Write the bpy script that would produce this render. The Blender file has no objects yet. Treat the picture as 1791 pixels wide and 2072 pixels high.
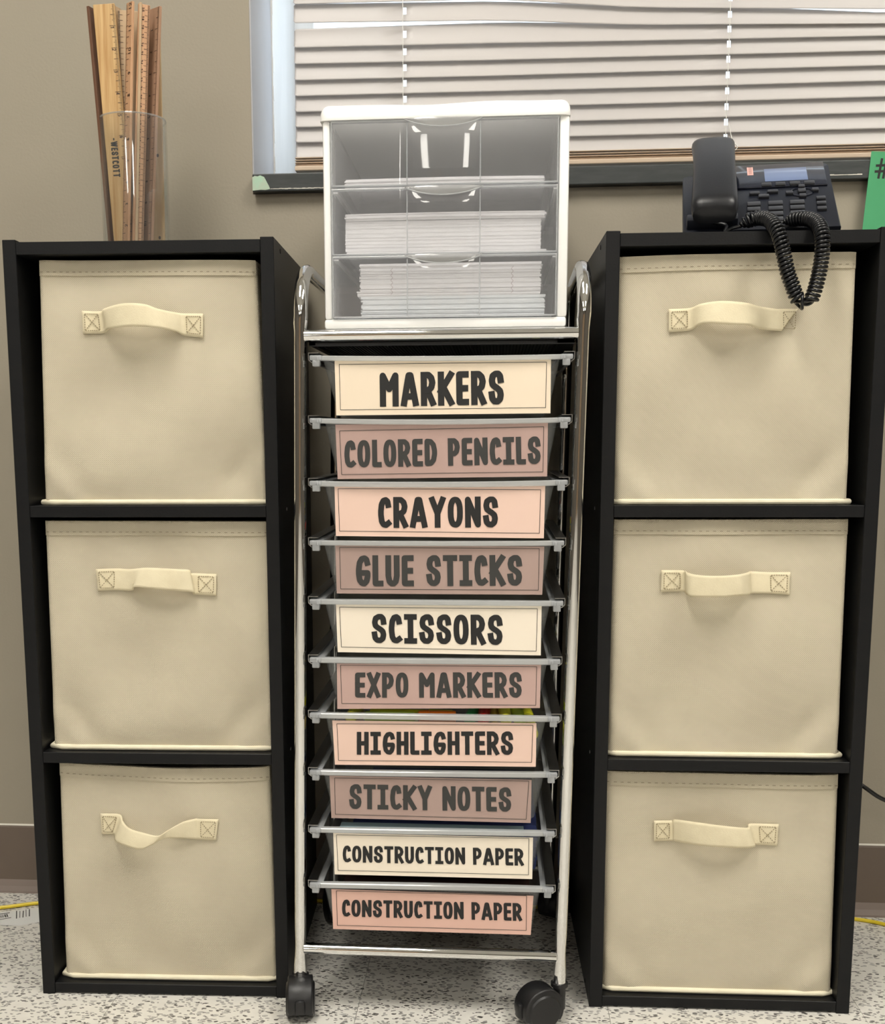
import bpy, bmesh, math, random
from mathutils import Vector, Matrix
random.seed(7)
SC = bpy.context.scene
COL = SC.collection
PI = math.pi

# ---------------------------------------------------------------- camera
cam_d = bpy.data.cameras.new('camera'); cam = bpy.data.objects.new('camera', cam_d); COL.objects.link(cam)
CAM = [2.3501, 0.0152, -1.6618, 0.6844, 0.0826, -0.1549, 0.0041, -0.0846, 0.226]
cam_d.sensor_fit = 'VERTICAL'; cam_d.sensor_height = 36.0
cam_d.lens = CAM[0] * 1000 * 36.0 / 2072
cam_d.shift_x = -CAM[7] * 1000 / 2072
cam_d.shift_y = CAM[8] * 1000 / 2072
cam_d.clip_start = 0.05
_R = Matrix.Rotation(CAM[4], 3, 'Z') @ Matrix.Rotation(CAM[5], 3, 'X') @ Matrix.Rotation(CAM[6], 3, 'Y')
cam.matrix_world = Matrix.Translation(CAM[1:4]) @ (_R @ Matrix.Rotation(PI / 2, 3, 'X')).to_4x4()
SC.camera = cam

# ---------------------------------------------------------------- world, exposure
wd = bpy.data.worlds.new('sky'); SC.world = wd; wd.use_nodes = True
bg = wd.node_tree.nodes['Background']
bg.inputs[0].default_value = (0.86, 0.93, 1.0, 1); bg.inputs[1].default_value = 1.75
SC.view_settings.view_transform = 'Standard'; SC.view_settings.look = 'None'
SC.view_settings.gamma = 1.0; SC.view_settings.use_curve_mapping = False
SC.view_settings.exposure = 0.62
SC.cycles.transparent_max_bounces = 24
SC.cycles.use_denoising = True
LIGHT_STRENGTH = 15.0

# ---------------------------------------------------------------- materials
def nt(name):
    m = bpy.data.materials.new(name); m.use_nodes = True
    n = m.node_tree.nodes; l = m.node_tree.links
    return m, n, l, n['Principled BSDF']
def c4(c): return (c[0], c[1], c[2], 1)
def mat(name, col, rough=.5, metal=0., spec=.5, col2=None, cscale=20., stretch=(1, 1, 1), bscale=0., bstr=0., coat=0., detail=3.):
    m, n, l, b = nt(name)
    b.inputs['Base Color'].default_value = c4(col); b.inputs['Roughness'].default_value = rough
    b.inputs['Metallic'].default_value = metal; b.inputs['Specular IOR Level'].default_value = spec
    b.inputs['Coat Weight'].default_value = coat
    tc = n.new('ShaderNodeTexCoord')
    if col2 is not None:
        mp = n.new('ShaderNodeMapping'); mp.inputs['Scale'].default_value = stretch
        no = n.new('ShaderNodeTexNoise'); no.inputs['Scale'].default_value = cscale; no.inputs['Detail'].default_value = detail
        mx = n.new('ShaderNodeMix'); mx.data_type = 'RGBA'
        mx.inputs['A'].default_value = c4(col); mx.inputs['B'].default_value = c4(col2)
        rp = n.new('ShaderNodeMapRange'); rp.inputs['From Min'].default_value = .35; rp.inputs['From Max'].default_value = .65
        l.new(tc.outputs['Object'], mp.inputs[0]); l.new(mp.outputs[0], no.inputs['Vector'])
        l.new(no.outputs[0], rp.inputs[0]); l.new(rp.outputs[0], mx.inputs['Factor']); l.new(mx.outputs['Result'], b.inputs['Base Color'])
    if bstr:
        nb = n.new('ShaderNodeTexNoise'); nb.inputs['Scale'].default_value = bscale; nb.inputs['Detail'].default_value = 3
        bp = n.new('ShaderNodeBump'); bp.inputs['Strength'].default_value = bstr; bp.inputs['Distance'].default_value = .001
        l.new(tc.outputs['Object'], nb.inputs['Vector']); l.new(nb.outputs[0], bp.inputs['Height']); l.new(bp.outputs[0], b.inputs['Normal'])
    return m
def fabric(name, col, col2):
    m = mat(name, col, .95, 0, .15, col2, 9., detail=4.)
    n = m.node_tree.nodes; l = m.node_tree.links; b = n['Principled BSDF']
    tc = n.new('ShaderNodeTexCoord'); w = []
    for rot in (PI / 4, -PI / 4):
        mp = n.new('ShaderNodeMapping'); mp.inputs['Rotation'].default_value = (0, rot, 0)
        wv = n.new('ShaderNodeTexWave'); wv.inputs['Scale'].default_value = 190; wv.bands_direction = 'X'
        l.new(tc.outputs['Object'], mp.inputs[0]); l.new(mp.outputs[0], wv.inputs['Vector']); w.append(wv)
    ad = n.new('ShaderNodeMath'); ad.operation = 'MULTIPLY'
    l.new(w[0].outputs['Fac'], ad.inputs[0]); l.new(w[1].outputs['Fac'], ad.inputs[1])
    src = b.inputs['Base Color'].links[0].from_socket
    mm = n.new('ShaderNodeMix'); mm.data_type = 'RGBA'; mm.blend_type = 'MULTIPLY'; mm.inputs['Factor'].default_value = 1
    mr = n.new('ShaderNodeMapRange'); mr.inputs['To Min'].default_value = .93; mr.inputs['To Max'].default_value = 1.06
    l.new(ad.outputs[0], mr.inputs[0]); l.new(src, mm.inputs['A']); l.new(mr.outputs[0], mm.inputs['B']); l.new(mm.outputs['Result'], b.inputs['Base Color'])
    bp = n.new('ShaderNodeBump'); bp.inputs['Strength'].default_value = .5; bp.inputs['Distance'].default_value = .0006
    l.new(ad.outputs[0], bp.inputs['Height']); l.new(bp.outputs[0], b.inputs['Normal'])
    return m
def clear(name, haze=.15, tint=(.93, .95, .97), hcol=(.8, .82, .84), gloss=.08, rough=.05, blend=1.45):
    """thin clear plastic: mostly see-through, a little milky, glossy"""
    m = bpy.data.materials.new(name); m.use_nodes = True
    n = m.node_tree.nodes; l = m.node_tree.links; n.clear()
    out = n.new('ShaderNodeOutputMaterial')
    tr = n.new('ShaderNodeBsdfTransparent'); tr.inputs[0].default_value = c4(tint)
    df = n.new('ShaderNodeBsdfDiffuse'); df.inputs[0].default_value = c4(hcol)
    tl = n.new('ShaderNodeBsdfTranslucent'); tl.inputs[0].default_value = c4(hcol)
    gl = n.new('ShaderNodeBsdfGlossy'); gl.inputs['Roughness'].default_value = rough
    a = n.new('ShaderNodeMixShader'); a.inputs[0].default_value = .4
    l.new(df.outputs[0], a.inputs[1]); l.new(tl.outputs[0], a.inputs[2])
    b = n.new('ShaderNodeMixShader'); b.inputs[0].default_value = haze
    l.new(tr.outputs[0], b.inputs[1]); l.new(a.outputs[0], b.inputs[2])
    lw = n.new('ShaderNodeLayerWeight'); lw.inputs[0].default_value = .5     # grazing gloss, same from both sides
    pw = n.new('ShaderNodeMath'); pw.operation = 'POWER'; pw.inputs[1].default_value = 4.
    ma = n.new('ShaderNodeMath'); ma.operation = 'MULTIPLY_ADD'; ma.inputs[1].default_value = .5; ma.inputs[2].default_value = gloss * .6
    l.new(lw.outputs['Facing'], pw.inputs[0]); l.new(pw.outputs[0], ma.inputs[0])
    c = n.new('ShaderNodeMixShader'); l.new(ma.outputs[0], c.inputs[0])
    l.new(b.outputs[0], c.inputs[1]); l.new(gl.outputs[0], c.inputs[2])
    l.new(c.outputs[0], out.inputs[0])
    return m
M = {}
M['wall'] = mat('wall_paint', (.340, .305, .243), .7, 0, .25, (.355, .318, .255), 3., bscale=260, bstr=.25)
M['wall_far'] = mat('wall_far_darkened', (.15, .138, .115), .7, 0, .25, (.17, .155, .13), 3.)  # unseen wall, darkened so the chrome reflects more contrast
M['wall_side'] = mat('wall_side_darkened', (.10, .09, .075), .7, 0, .25, (.12, .105, .09), 3.)  # unseen side walls, darkened for dark streaks in the chrome
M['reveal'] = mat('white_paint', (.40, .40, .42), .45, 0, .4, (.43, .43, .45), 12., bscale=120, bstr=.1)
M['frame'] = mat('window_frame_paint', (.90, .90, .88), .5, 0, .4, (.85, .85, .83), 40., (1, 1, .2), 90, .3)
M['sill'] = mat('dark_sill_paint', (.028, .034, .034), .45, 0, .5, (.045, .05, .05), 30., (1, 1, 6), 80, .15)
M['mint'] = mat('mint_paint', (.42, .62, .47), .5, 0, .4, (.50, .52, .42), 60.)
M['slat'] = mat('slat_vinyl', (.55, .52, .505), .42, 0, .4, (.535, .51, .50), 5.)
M['rail'] = mat('rail_vinyl', (.62, .49, .37), .5, 0, .4)
M['cord'] = mat('white_cord', (.75, .74, .70), .7)
M['base'] = mat('baseboard_vinyl', (.155, .120, .096), .6, 0, .35, (.17, .132, .105), 8.)
M['toe'] = mat('baseboard_toe_vinyl', (.23, .185, .16), .5, 0, .4, (.25, .2, .175), 8.)
M['caulk'] = mat('caulk', (.75, .72, .64), .7)
M['black'] = mat('black_laminate', (.0040, .0044, .0054), .45, 0, .28, (.0050, .0052, .0058), 25., (1, 1, 4), 500, .12)
M['inner'] = mat('hardboard_back', (.012, .012, .012), .8)
M['steel'] = mat('screw_steel', (.5, .5, .5), .3, 1)
M['bin'] = fabric('beige_fabric', (.66, .595, .455), (.59, .53, .405))
M['strap'] = mat('strap_fabric', (.80, .72, .52), .9, 0, .2, (.75, .67, .475), 60., (1, 1, 1), 900, .3)
M['piping'] = mat('piping_fabric', (.86, .80, .62), .85, 0, .2, (.80, .74, .56), 60.)
M['thread'] = mat('stitch_thread', (.33, .28, .20), .9)
M['thread_light'] = mat('stitch_thread_on_strap', (.36, .30, .19), .9)
M['chrome'] = mat('chrome', (.80, .80, .79), .045, 1)
M['runner'] = mat('runner_metal', (.42, .42, .41), .28, 1)
M['caster'] = mat('caster_plastic', (.011, .011, .012), .4, 0, .5, bscale=400, bstr=.1)
M['mesh'] = mat('mesh_shelf', (.006, .006, .007), .5)
M['tray'] = clear('tray_plastic', .17, (.92, .93, .94), (.72, .75, .76), rough=.12)
M['rim'] = clear('rim_plastic', .55, (.9, .92, .93), (.83, .84, .84), rough=.12)
M['clip'] = clear('clip_plastic', .7, (.9, .9, .92), (.66, .68, .70), rough=.1)
M['cream'] = mat('cream_card', (.87, .74, .58), .5, 0, .4, (.89, .76, .60), 14.)
M['cream2'] = mat('bright_cream_card', (.90, .81, .68), .5, 0, .4, (.92, .83, .70), 14.)
M['rose'] = mat('dusty_rose_card', (.47, .325, .29), .5, 0, .4, (.50, .35, .315), 14.)
M['mauve'] = mat('mauve_card', (.41, .295, .262), .5, 0, .4, (.44, .32, .285), 14.)
M['pink'] = mat('light_pink_card', (.83, .60, .50), .5, 0, .4, (.85, .62, .525), 14.)
M['rose2'] = mat('rosy_card', (.53, .365, .325), .5, 0, .4, (.56, .39, .35), 14.)
M['salmon'] = mat('salmon_card', (.72, .46, .38), .5, 0, .4, (.74, .48, .40), 14.)
M['ink'] = mat('black_ink', (.012, .012, .012), .6)
M['hazed_ink'] = mat('plastic_hazed_ink', (.038, .038, .036), .6)  # black print greyed to stand for the plastic haze over it
M['white'] = mat('white_plastic', (.93, .93, .92), .35, 0, .5, (.91, .91, .90), 10.)
M['udrawer'] = clear('clear_drawer_plastic', .22, (.96, .97, .985), (.86, .87, .90), rough=.05, gloss=.10)
M['uback'] = mat('translucent_back_plastic', (.80, .81, .84), .5)
M['uside'] = mat('frosted_side_plastic', (.45, .47, .51), .5)
M['lip'] = clear('clear_drawer_lip', .5, (.95, .95, .95), (.75, .77, .79), rough=.05)
M['scoop'] = clear('clear_drawer_scoop', .42, (.95, .95, .95), (.62, .62, .61), rough=.06)
M['paper'] = mat('white_paper', (.90, .88, .89), .8, 0, .2, (.80, .78, .79), 60., (1, 1, 30), detail=5)
M['paper2'] = mat('grey_white_paper', (.82, .84, .85), .8, 0, .2, (.68, .70, .72), 60., (1, 1, 30), detail=5)
M['mark'] = mat('staple_mark', (.42, .33, .35), .7)
def wood(name, a, b, sc=30.):
    return mat(name, a, .5, 0, .4, b, sc, (8, 8, .35), detail=5)
M['w1'] = wood('golden_pine', (.62, .42, .20), (.44, .25, .09))
M['w2'] = wood('orange_maple', (.60, .36, .21), (.53, .30, .165), 20)
M['w3'] = wood('pinkish_maple', (.43, .26, .17), (.36, .21, .13), 20)
M['w4'] = wood('pale_pine', (.60, .43, .25), (.50, .34, .18), 20)
M['w5'] = wood('dark_edge_wood', (.12, .055, .03), (.16, .08, .045), 20)
M['w6'] = wood('tan_maple', (.55, .40, .25), (.46, .33, .20), 20)
M['rink'] = mat('ruler_ink', (.05, .028, .018), .6)
M['acrylic'] = clear('clear_acrylic', .035, (.96, .97, .97), (.8, .82, .84), rough=.02, blend=1.35)
M['acrim'] = clear('acrylic_edge', .30, (.9, .92, .92), (.7, .7, .7), rough=.02)
M['phone'] = mat('phone_plastic', (.007, .009, .016), .38, 0, .35, bscale=700, bstr=.08)
M['handset'] = mat('handset_plastic', (.008, .0085, .011), .36, 0, .38, bscale=700, bstr=.08)
M['gloss'] = mat('glossy_bezel', (.010, .012, .022), .10, 0, .6)
M['lcd'] = mat('lcd_glass', (.15, .20, .34), .15, 0, .6)
M['key'] = mat('phone_key', (.020, .021, .026), .35)
M['keyd'] = mat('phone_soft_key', (.006, .006, .008), .35)
M['sticker'] = mat('pink_sticker', (.80, .45, .40), .6)
M['coil'] = mat('coil_rubber', (.004, .0045, .006), .28, 0, .5)
M['green'] = mat('green_card', (.075, .35, .16), .6, 0, .3, (.082, .37, .17), 20.)
M['yellow'] = mat('yellow_cable', (.80, .62, .03), .4)
M['cable'] = mat('black_cable', (.01, .01, .01), .25)
M['tag'] = mat('tag_paper', (.74, .74, .72), .7)
M['ceil'] = mat('ceiling_tile', (.72, .71, .68), .8, 0, .2, (.66, .65, .62), 60.)
M['fix'] = mat('fixture_metal', (.8, .8, .8), .5)
M['seam'] = mat('tile_joint', (.30, .29, .27), .8)
m_, n_, l_, b_ = nt('lamp_diffuser')
b_.inputs['Emission Color'].default_value = (1.0, .955, .87, 1); b_.inputs['Emission Strength'].default_value = LIGHT_STRENGTH
M['lamp'] = m_
M['lamp_rear'] = m_.copy(); M['lamp_rear'].node_tree.nodes['Principled BSDF'].inputs['Emission Strength'].default_value = LIGHT_STRENGTH * .68
# thin window glass
m_ = clear('window_glass', .0, (.95, .98, 1), rough=.0); M['glass'] = m_
# speckled floor tile
def floor_mat(name):
    m, n, l, b = nt(name)
    b.inputs['Roughness'].default_value = .32; b.inputs['Specular IOR Level'].default_value = .4
    geo = n.new('ShaderNodeNewGeometry')
    base = n.new('ShaderNodeMix'); base.data_type = 'RGBA'
    base.inputs['A'].default_value = (.80, .78, .72, 1); base.inputs['B'].default_value = (.68, .66, .61, 1)
    nz = n.new('ShaderNodeTexNoise'); nz.inputs['Scale'].default_value = 60
    l.new(geo.outputs['Position'], nz.inputs['Vector']); l.new(nz.outputs[0], base.inputs['Factor'])
    cur = base.outputs['Result']
    warp = n.new('ShaderNodeTexNoise'); warp.inputs['Scale'].default_value = 90; warp.inputs['Detail'].default_value = 2
    l.new(geo.outputs['Position'], warp.inputs['Vector'])
    ws = n.new('ShaderNodeVectorMath'); ws.operation = 'SCALE'; ws.inputs[3].default_value = .008
    l.new(warp.outputs['Color'], ws.inputs[0])
    for sc, st, thr, keep, colr, rot in ((200, (.5, 1, 1), .30, .82, (.085, .08, .075), .30), (250, (.5, 1, 1), .34, .76, (.28, .27, .255), -.3), (165, (.6, 1, 1), .34, .78, (.45, .44, .415), .1), (330, (.6, 1, 1), .34, .82, (.20, .19, .18), .6)):
        ad = n.new('ShaderNodeVectorMath'); ad.operation = 'ADD'
        l.new(geo.outputs['Position'], ad.inputs[0]); l.new(ws.outputs[0], ad.inputs[1])
        mp = n.new('ShaderNodeMapping'); mp.inputs['Scale'].default_value = st; mp.inputs['Rotation'].default_value = (0, 0, rot)
        l.new(ad.outputs[0], mp.inputs[0])
        v = n.new('ShaderNodeTexVoronoi'); v.inputs['Scale'].default_value = sc; v.voronoi_dimensions = '2D'
        l.new(mp.outputs[0], v.inputs['Vector'])
        lt = n.new('ShaderNodeMath'); lt.operation = 'LESS_THAN'; lt.inputs[1].default_value = thr
        l.new(v.outputs['Distance'], lt.inputs[0])
        sp = n.new('ShaderNodeSeparateColor'); l.new(v.outputs['Color'], sp.inputs[0])
        gt = n.new('ShaderNodeMath'); gt.operation = 'GREATER_THAN'; gt.inputs[1].default_value = keep
        l.new(sp.outputs[0], gt.inputs[0])
        mu = n.new('ShaderNodeMath'); mu.operation = 'MULTIPLY'; l.new(lt.outputs[0], mu.inputs[0]); l.new(gt.outputs[0], mu.inputs[1])
        mx = n.new('ShaderNodeMix'); mx.data_type = 'RGBA'; mx.inputs['B'].default_value = c4(colr)
        l.new(mu.outputs[0], mx.inputs['Factor']); l.new(cur, mx.inputs['A']); cur = mx.outputs['Result']
    l.new(cur, b.inputs['Base Color'])
    return m
M['floor'] = floor_mat('speckled_floor_tile')

# ---------------------------------------------------------------- mesh helpers
def BM(): return bmesh.new()
def face(bm, vs): 
    try: return bm.faces.new(vs)
    except ValueError: return None
def box(bm, x0, x1, y0, y1, z0, z1, bev=0., seg=2):
    vs = [bm.verts.new((x, y, z)) for z in (z0, z1) for y in (y0, y1) for x in (x0, x1)]
    fs = [bm.faces.new([vs[i] for i in q]) for q in ((0, 2, 3, 1), (4, 5, 7, 6), (0, 1, 5, 4), (2, 6, 7, 3), (0, 4, 6, 2), (1, 3, 7, 5))]
    if bev:
        es = list({e for f in fs for e in f.edges})
        bmesh.ops.bevel(bm, geom=es, offset=bev, segments=seg, profile=.5, affect='EDGES')
def prism(bm, pts, a, b, axis='x', bev=0.):
    """extrude a closed 2-D polygon along an axis from a to b (x: pts are (y,z); y: (x,z); z: (x,y))"""
    def P(p, t): return {'x': (t, p[0], p[1]), 'y': (p[0], t, p[1]), 'z': (p[0], p[1], t)}[axis]
    A = [bm.verts.new(P(p, a)) for p in pts]; B = [bm.verts.new(P(p, b)) for p in pts]; n = len(pts)
    fs = [bm.faces.new(A), bm.faces.new(B[::-1])]
    for i in range(n): fs.append(bm.faces.new([A[i], B[i], B[(i + 1) % n], A[(i + 1) % n]]))
    if bev: bmesh.ops.bevel(bm, geom=list({e for f in fs[:2] for e in f.edges}), offset=bev, segments=2, profile=.5, affect='EDGES')
def tube(bm, pts, r, n=12, cap=True, close=False):
    pts = [Vector(p) for p in pts]; rs = r if isinstance(r, (list, tuple)) else [r] * len(pts)
    rings = []; up = None
    for i, p in enumerate(pts):
        a = pts[i - 1] if i else p; b = pts[i + 1] if i < len(pts) - 1 else p
        t = (b - a).normalized()
        if up is None:
            up = t.orthogonal().normalized()
        up = (up - t * up.dot(t)).normalized(); s = t.cross(up)
        rings.append([bm.verts.new(p + (up * math.cos(2 * PI * k / n) + s * math.sin(2 * PI * k / n)) * rs[i]) for k in range(n)])
    for i in range(len(rings) - 1):
        for k in range(n): bm.faces.new([rings[i][k], rings[i][(k + 1) % n], rings[i + 1][(k + 1) % n], rings[i + 1][k]])
    if cap: bm.faces.new(rings[0][::-1]); bm.faces.new(rings[-1])
def smooth_path(pts, k=8):
    P = [Vector(p) for p in pts]; out = []
    for i in range(len(P) - 1):
        a = P[max(i - 1, 0)]; b = P[i]; c = P[i + 1]; d = P[min(i + 2, len(P) - 1)]
        for j in range(k):
            t = j / k
            out.append(.5 * ((2 * b) + (c - a) * t + (2 * a - 5 * b + 4 * c - d) * t * t + (3 * b - a - 3 * c + d) * t ** 3))
    out.append(P[-1]); return out
def finish(bm, name, m, parent=None, loc=(0, 0, 0), smooth=False, off=None, ang=35):
    if off is not None: bmesh.ops.translate(bm, verts=bm.verts, vec=-Vector(off))
    bmesh.ops.recalc_face_normals(bm, faces=bm.faces)
    me = bpy.data.meshes.new(name); bm.to_mesh(me); bm.free()
    me.materials.append(M[m] if isinstance(m, str) else m)
    if smooth:
        me.shade_smooth(); me.set_sharp_from_angle(angle=math.radians(ang))
    o = bpy.data.objects.new(name, me); COL.objects.link(o); o.location = loc
    if parent: o.parent = parent
    return o
def tag(o, label, cat, group=None):
    o['label'] = label; o['category'] = cat
    if group: o['group'] = group
    return o
def thing(name, label, cat, loc=(0, 0, 0), rz=0, group=None):
    o = bpy.data.objects.new(name, None); COL.objects.link(o)
    o.location = loc; o.rotation_euler = (0, 0, rz); o.empty_display_size = .02
    return tag(o, label, cat, group)
def struct(o): o['kind'] = 'structure'; return o
def stuff(o): o['kind'] = 'stuff'; return o

# ---------------------------------------------------------------- hand-lettering made of strokes
def arc(cx, cy, rx, ry, a0, a1, n=10):
    return [(cx + rx * math.cos(math.radians(a0 + (a1 - a0) * i / n)), cy + ry * math.sin(math.radians(a0 + (a1 - a0) * i / n))) for i in range(n + 1)]
def sup(n=20):
    o = []
    for i in range(n + 1):
        a = 2 * PI * i / n + PI / 2; c, s = math.cos(a), math.sin(a)
        o.append((.5 + .5 * math.copysign(abs(c) ** .8, c), .5 + .5 * math.copysign(abs(s) ** .8, s)))
    return o
S_ = [(.98, .78), (.93, .92), (.75, 1.0), (.45, 1.0), (.15, .93), (.05, .76), (.12, .62), (.35, .54), (.65, .47), (.90, .38), (.97, .24), (.88, .08), (.62, 0), (.30, .01), (.08, .10), (.02, .26)]
C_ = [(.98, .80), (.90, .94), (.68, 1.0), (.36, .97), (.12, .82), (.02, .55), (.02, .40), (.12, .14), (.36, .02), (.68, 0), (.98, .07)]
GL = {  # width, strokes in a 0..1 box
    'M': (.66, [[(0, 0), (0, 1), (.5, .52), (1, 1), (1, 0)]]),
    'A': (.62, [[(0, 0), (.42, 1), (.58, 1), (1, 0)], [(.2, .24), (.8, .24)]]),
    'R': (.52, [[(0, 0), (0, 1)], [(0, 1), (.55, 1), (.86, .90), (.98, .73), (.86, .55), (.55, .45), (0, .45)], [(.42, .45), (1, 0)]]),
    'K': (.56, [[(0, 0), (0, 1)], [(1, 1), (0, .42)], [(.28, .52), (1, 0)]]),
    'E': (.44, [[(1, 1), (0, 1), (0, 0), (1, 0)], [(0, .5), (.9, .5)]]),
    'S': (.54, [S_]), 'C': (.48, [C_]),
    'O': (.54, [sup()]),
    'L': (.40, [[(0, 1), (0, 0), (1, 0)]]),
    'D': (.52, [[(0, 0), (0, 1), (.5, .98), (.85, .84), (1, .58), (1, .42), (.85, .16), (.5, .02), (0, 0)]]),
    'P': (.50, [[(0, 0), (0, 1)], [(0, 1), (.55, 1), (.88, .90), (1, .72), (.88, .53), (.55, .42), (0, .42)]]),
    'N': (.56, [[(0, 0), (0, 1), (1, 0), (1, 1)]]),
    'I': (.46, [[(0, 1), (1, 1)], [(.5, 1), (.5, 0)], [(0, 0), (1, 0)]]),
    'Y': (.58, [[(0, 1), (.5, .45), (1, 1)], [(.5, .45), (.5, 0)]]),
    'G': (.54, [[(.97, .82), (.88, .95), (.66, 1.0), (.36, .97), (.12, .82), (.02, .55), (.02, .38), (.12, .14), (.36, .02), (.64, 0), (.88, .1), (1, .28), (1, .42), (.52, .42)]]),
    'U': (.52, [[(0, 1), (0, .3), (.12, .08), (.36, 0), (.64, 0), (.88, .08), (1, .3), (1, 1)]]),
    'T': (.52, [[(0, 1), (1, 1)], [(.5, 1), (.5, 0)]]),
    'X': (.56, [[(0, 0), (1, 1)], [(0, 1), (1, 0)]]),
    'H': (.52, [[(0, 0), (0, 1)], [(1, 0), (1, 1)], [(0, .5), (1, .5)]]),
    'W': (.8, [[(0, 1), (.25, 0), (.5, 1), (.75, 0), (1, 1)]]),
    '#': (.9, [[(.25, 0), (.38, 1)], [(.62, 0), (.75, 1)], [(0, .33), (.95, .36)], [(.05, .66), (1, .69)]]),
    '0': (.5, [sup()]), '1': (.25, [[(0, .8), (.6, 1), (.6, 0)]]),
    '2': (.5, [[(.05, .75), (.2, .95), (.5, 1), (.85, .92), (.95, .7), (.8, .45), (0, 0), (1, 0)]]),
    '3': (.5, [[(.05, .9), (.5, 1), (.9, .8), (.8, .6), (.4, .52), (.85, .42), (.95, .2), (.5, 0), (.05, .1)]]),
    '4': (.5, [[(.75, 0), (.75, 1), (0, .3), (1, .3)]]),
    '5': (.5, [[(.9, 1), (.15, 1), (.1, .58), (.6, .6), (.95, .32), (.6, 0), (.05, .08)]]),
    '6': (.5, [[(.85, .95), (.4, .9), (.08, .5), (.1, .15), (.5, 0), (.9, .15), (.9, .4), (.5, .55), (.12, .4)]]),
    '7': (.5, [[(0, 1), (1, 1), (.35, 0)]]),
    '8': (.5, [[(.5, .53), (.1, .72), (.2, .95), (.5, 1), (.8, .95), (.9, .72), (.5, .53), (.05, .3), (.15, .05), (.5, 0), (.85, .05), (.95, .3), (.5, .53)]]),
    '9': (.5, [[(.15, .05), (.6, .1), (.92, .5), (.9, .85), (.5, 1), (.1, .85), (.1, .6), (.5, .45), (.88, .6)]]),
    '-': (.35, [[(0, .5), (1, .5)]]),
}
_lift = [0]
def ribbon(bm, pts, t, ny, P):
    """flat stroke: pts 2-D, thickness t, P maps 2-D to 3-D; square ends; each piece a hair above the last"""
    o_ = Vector(P(Vector((0, 0)))); nn_ = (Vector(P(Vector((1, 0)))) - o_).cross(Vector(P(Vector((0, 1)))) - o_).normalized()
    if nn_.dot(Vector((0, -1, .3))) < 0: nn_ = -nn_
    P0 = P
    def P(q): return Vector(P0(q)) + nn_ * (.000005 * (_lift[0] % 30))
    pts = [Vector(p) for p in pts]
    if (pts[0] - pts[-1]).length > 1e-9 and len(pts) > 1 and t > .0012:
        pts[0] = pts[0] + (pts[0] - pts[1]).normalized() * t / 2; pts[-1] = pts[-1] + (pts[-1] - pts[-2]).normalized() * t / 2
    for i in range(len(pts) - 1):
        a = Vector(pts[i]); b = Vector(pts[i + 1]); d = b - a; _lift[0] += 1
        if d.length < 1e-9: continue
        nn = Vector((-d.y, d.x)).normalized() * t / 2
        face(bm, [bm.verts.new(P(q)) for q in (a - nn, b - nn, b + nn, a + nn)])
        if i or (Vector(pts[0]) - Vector(pts[-1])).length < 1e-9:
            _lift[0] += 1
            face(bm, [bm.verts.new(P(a + Vector((math.cos(k * PI / 5), math.sin(k * PI / 5))) * t / 2)) for k in range(10)])
def lettering(bm, text, quad, y, t=.2, P=None, space=.3, gap=.075):
    """quad = TL, TR, BR, BL in the card plane; strokes keep their real thickness"""
    TL, TR, BR, BL = [Vector(q) for q in quad]
    H = ((TL - BL).length + (TR - BR).length) / 2; Wd = ((TR - TL).length + (BR - BL).length) / 2
    tot = sum((GL[c][0] if c != ' ' else space) for c in text) + gap * (len(text) - 1)
    k = (Wd / H - 0) / tot; x = 0; th = t * H
    if P is None: P = lambda q: (q[0], y, q[1])
    for c in text:
        if c == ' ': x += space + gap; continue
        w, strokes = GL[c]
        for s in strokes:
            q = []
            for (sx, sy) in s:
                u = (x * k * H + th / 2 + sx * (w * k * H - th)) / Wd
                v = (th / 2 + sy * (H - th)) / H
                top = TL.lerp(TR, u); bot = BL.lerp(BR, u); q.append(bot.lerp(top, v))
            ribbon(bm, q, th, y, P)
        x += w + gap

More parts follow.
